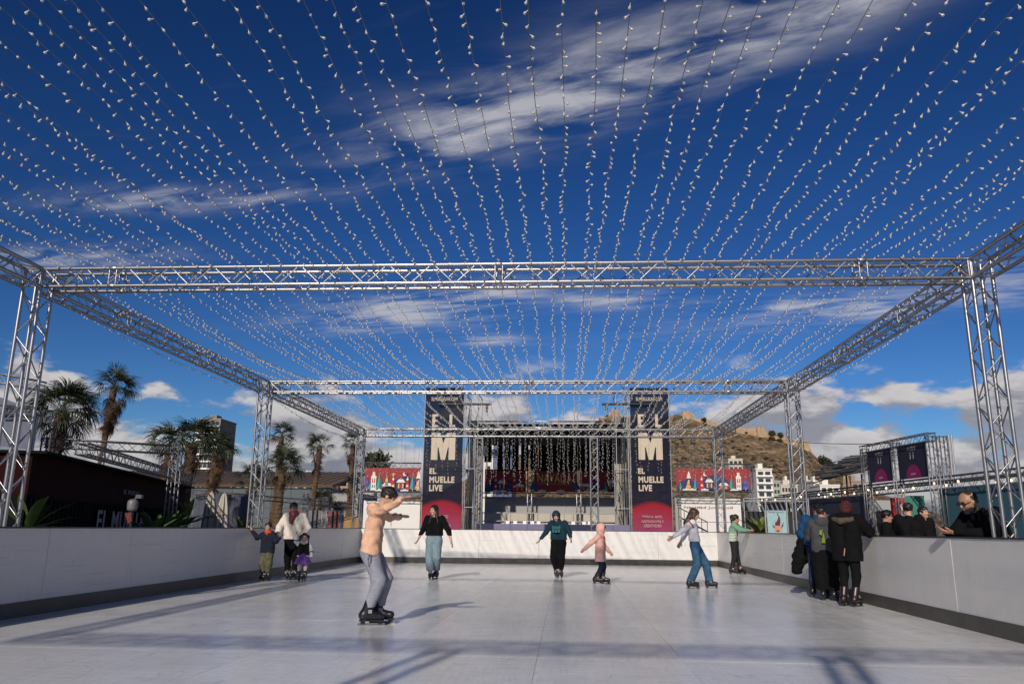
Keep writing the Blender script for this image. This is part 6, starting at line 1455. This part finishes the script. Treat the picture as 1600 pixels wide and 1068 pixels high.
p = Person('toddler girl in purple tutu and dark waistcoat by the left boards', -5.62, 17.3, PI + .25, 1.02,
           dict(head=(0, .02, .89), neck=(0, .005, .79), shR=(.115, 0, .75), shL=(-.115, 0, .75), elR=(.17, .05, .82), wrR=(.165, .08, .95), elL=(-.17, .02, .60), wrL=(-.165, .10, .50), knR=(.06, .02, .29), knL=(-.06, .02, .29), anR=(.065, 0, .14), anL=(-.055, .02, .14), toeR=15.0, toeL=-20.0), 'family by the left boards', head=(12, 0, 0), hs=1.32, skin=1, vox=.008)
p.body(); p.top(cloth('white_blouse', (.60, .56, .58), var=.05), 'blouse', .014, .50, 1.0, .036, .004, None, 1.1, arm=.014); p.top(cloth('dark_waistcoat', (.018, .016, .014)), 'waistcoat', .024, .53, .05, .05, .003, None, 1.14, arm=-.02)
H = p.H; tut = []
for k in range(9): a = k * .698; c = p.J['pelvis'] + V3(0, 0, .0); tut.append(('c', c + V3(.05 * math.cos(a), .05 * math.sin(a), .0), c + V3(.125 * math.cos(a), .115 * math.sin(a), -.17), .05, .055, .02))
extra(p, 'tutu', cloth('purple_tulle', (.17, .075, .33), var=.25, sc=40), tut, [(p.J['pelvis'] + V3(0, 0, -.18), V3(0, 0, -1))], folds=(.010, 60, 4)); p.legs(cloth('white_tights', (.55, .50, .46)), 'tights', .006, 0, 0, .034, .55, .15, .001); p.skates(size=1.1); p.hair(HAIR_D, 'pigtails')
extra(p, 'fur_collar', mat('white_fur', (.55, .52, .5), .95, 0, .2, 60, .6, 90), [('c', p.J['neck'] + V3(-.04, .02, .01), p.J['neck'] + V3(.04, .02, .01), .05, .05), ('e', p.J['neck'] + V3(0, .05, -.01), (.06, .035, .035), I3)], folds=(.005, 100, 5))

# people beyond the right boards
MX, MY = P(1510, 790, 10.95).x + .22, 10.95
p = Person('bearded man in black coat and sunglasses looking at a phone', MX, MY, PI / 2 + .25, 1.82,
           dict(pelvis=(0, -.10, .54), chest=(0, .0, .73), neck=(0, .05, .82), head=(0, .125, .875), shR=(.125, .02, .79), shL=(-.125, .02, .79), elR=(.165, .13, .655), wrR=(.055, .30, .675), elL=(-.165, .12, .655), wrL=(-.04, .30, .665), pnR=(-.6, 0, 1), pnL=(.6, 0, 1), hipR=(.055, -.10, .52), hipL=(-.055, -.10, .52), knR=(.06, -.08, .285), knL=(-.06, -.06, .285), anR=(.06, -.10, .07), anL=(-.06, -.10, .07)), head=(0, -20, 0), hs=1.12, skin=1, vox=.0075, z=-.05, build=1.1)
p.body(beard=mat('short_beard', (.012, .010, .009), .8, 0, .3, 40)); p.top(cloth('black_coat_b', (.005, .005, .006)), 'coat', .026, .47, 1.0, .024, .005, None, 1.2, arm=.014, neck=.034); p.legs(BLACKCLOTH, 'trousers', end=.09); p.skates(size=.95, blade=False, shaft=.05); p.hair(HAIR_G, 'crop')
h = p.hh; m = MB(); Rh = Matrix(p.HR.tolist())
for q in (-1, 1): m.box(tuple(p.hp(q * .29, .80, .07)), (.44 * h, .07 * h, .30 * h), rot=Rh); m.box(tuple(p.hp(q * .62, .35, .10)), (.05 * h, .95 * h, .06 * h), rot=Rh)
m.box(tuple(p.hp(0, .84, .12)), (.2 * h, .05 * h, .06 * h), rot=Rh); m.build('sunglasses', BLACK, p.root)
ph = (p.J['wrR'] + p.J['wrL']) / 2 + V3(.0, .085, .035); wp = Matrix.Rotation(PI / 2 + .25, 4, 'Z')
m = MB(); m.box((0, 0, 0), (.15, .009, .074)); o = m.build('phone', BLACK); o.matrix_world = Matrix.Translation((MX, MY, -.05)) @ wp @ Matrix.Translation(tuple(ph)) @ Matrix.Rotation(R(-50), 4, 'X'); tag(o, 'black phone held by the bearded man', 'phone')

for lab, x, y, rz, H, hd, hm, pose in (
    ('man in black seen from behind near the green sheet', P(1419, 800, 17.2).x, 17.2, -.5, 1.80, (0, 0, 0), HAIR_D, dict(elR=(.19, .02, .64), wrR=(.12, .12, .60), elL=(-.19, .02, .64), wrL=(-.12, .12, .60))),
    ('young man in black facing the rink beside the other', P(1441, 800, 17.6).x, 17.6, PI + .5, 1.73, (0, 0, 0), HAIR_D, {}),
    ('person in dark jacket in profile beside the red stall', P(1383, 800, 15.6).x, 15.6, -PI / 2 - .35, 1.60, (0, -5, 0), HAIR_D, {})):
    p = Person(lab, x, y, rz, H, pose, 'people beyond the right boards', head=hd, skin=0, vox=.011, z=-.05)
    p.body(); p.top(cloth('black_jacket_' + str(int(H * 100)), (.006, .006, .007)), 'jacket', .028, .47, 1.0, .028, .005, None, 1.12, arm=.014); p.legs(BLACKCLOTH, 'trousers', end=.09); p.skates(size=.95, blade=False, shaft=.05); p.hair(hm, 'short')
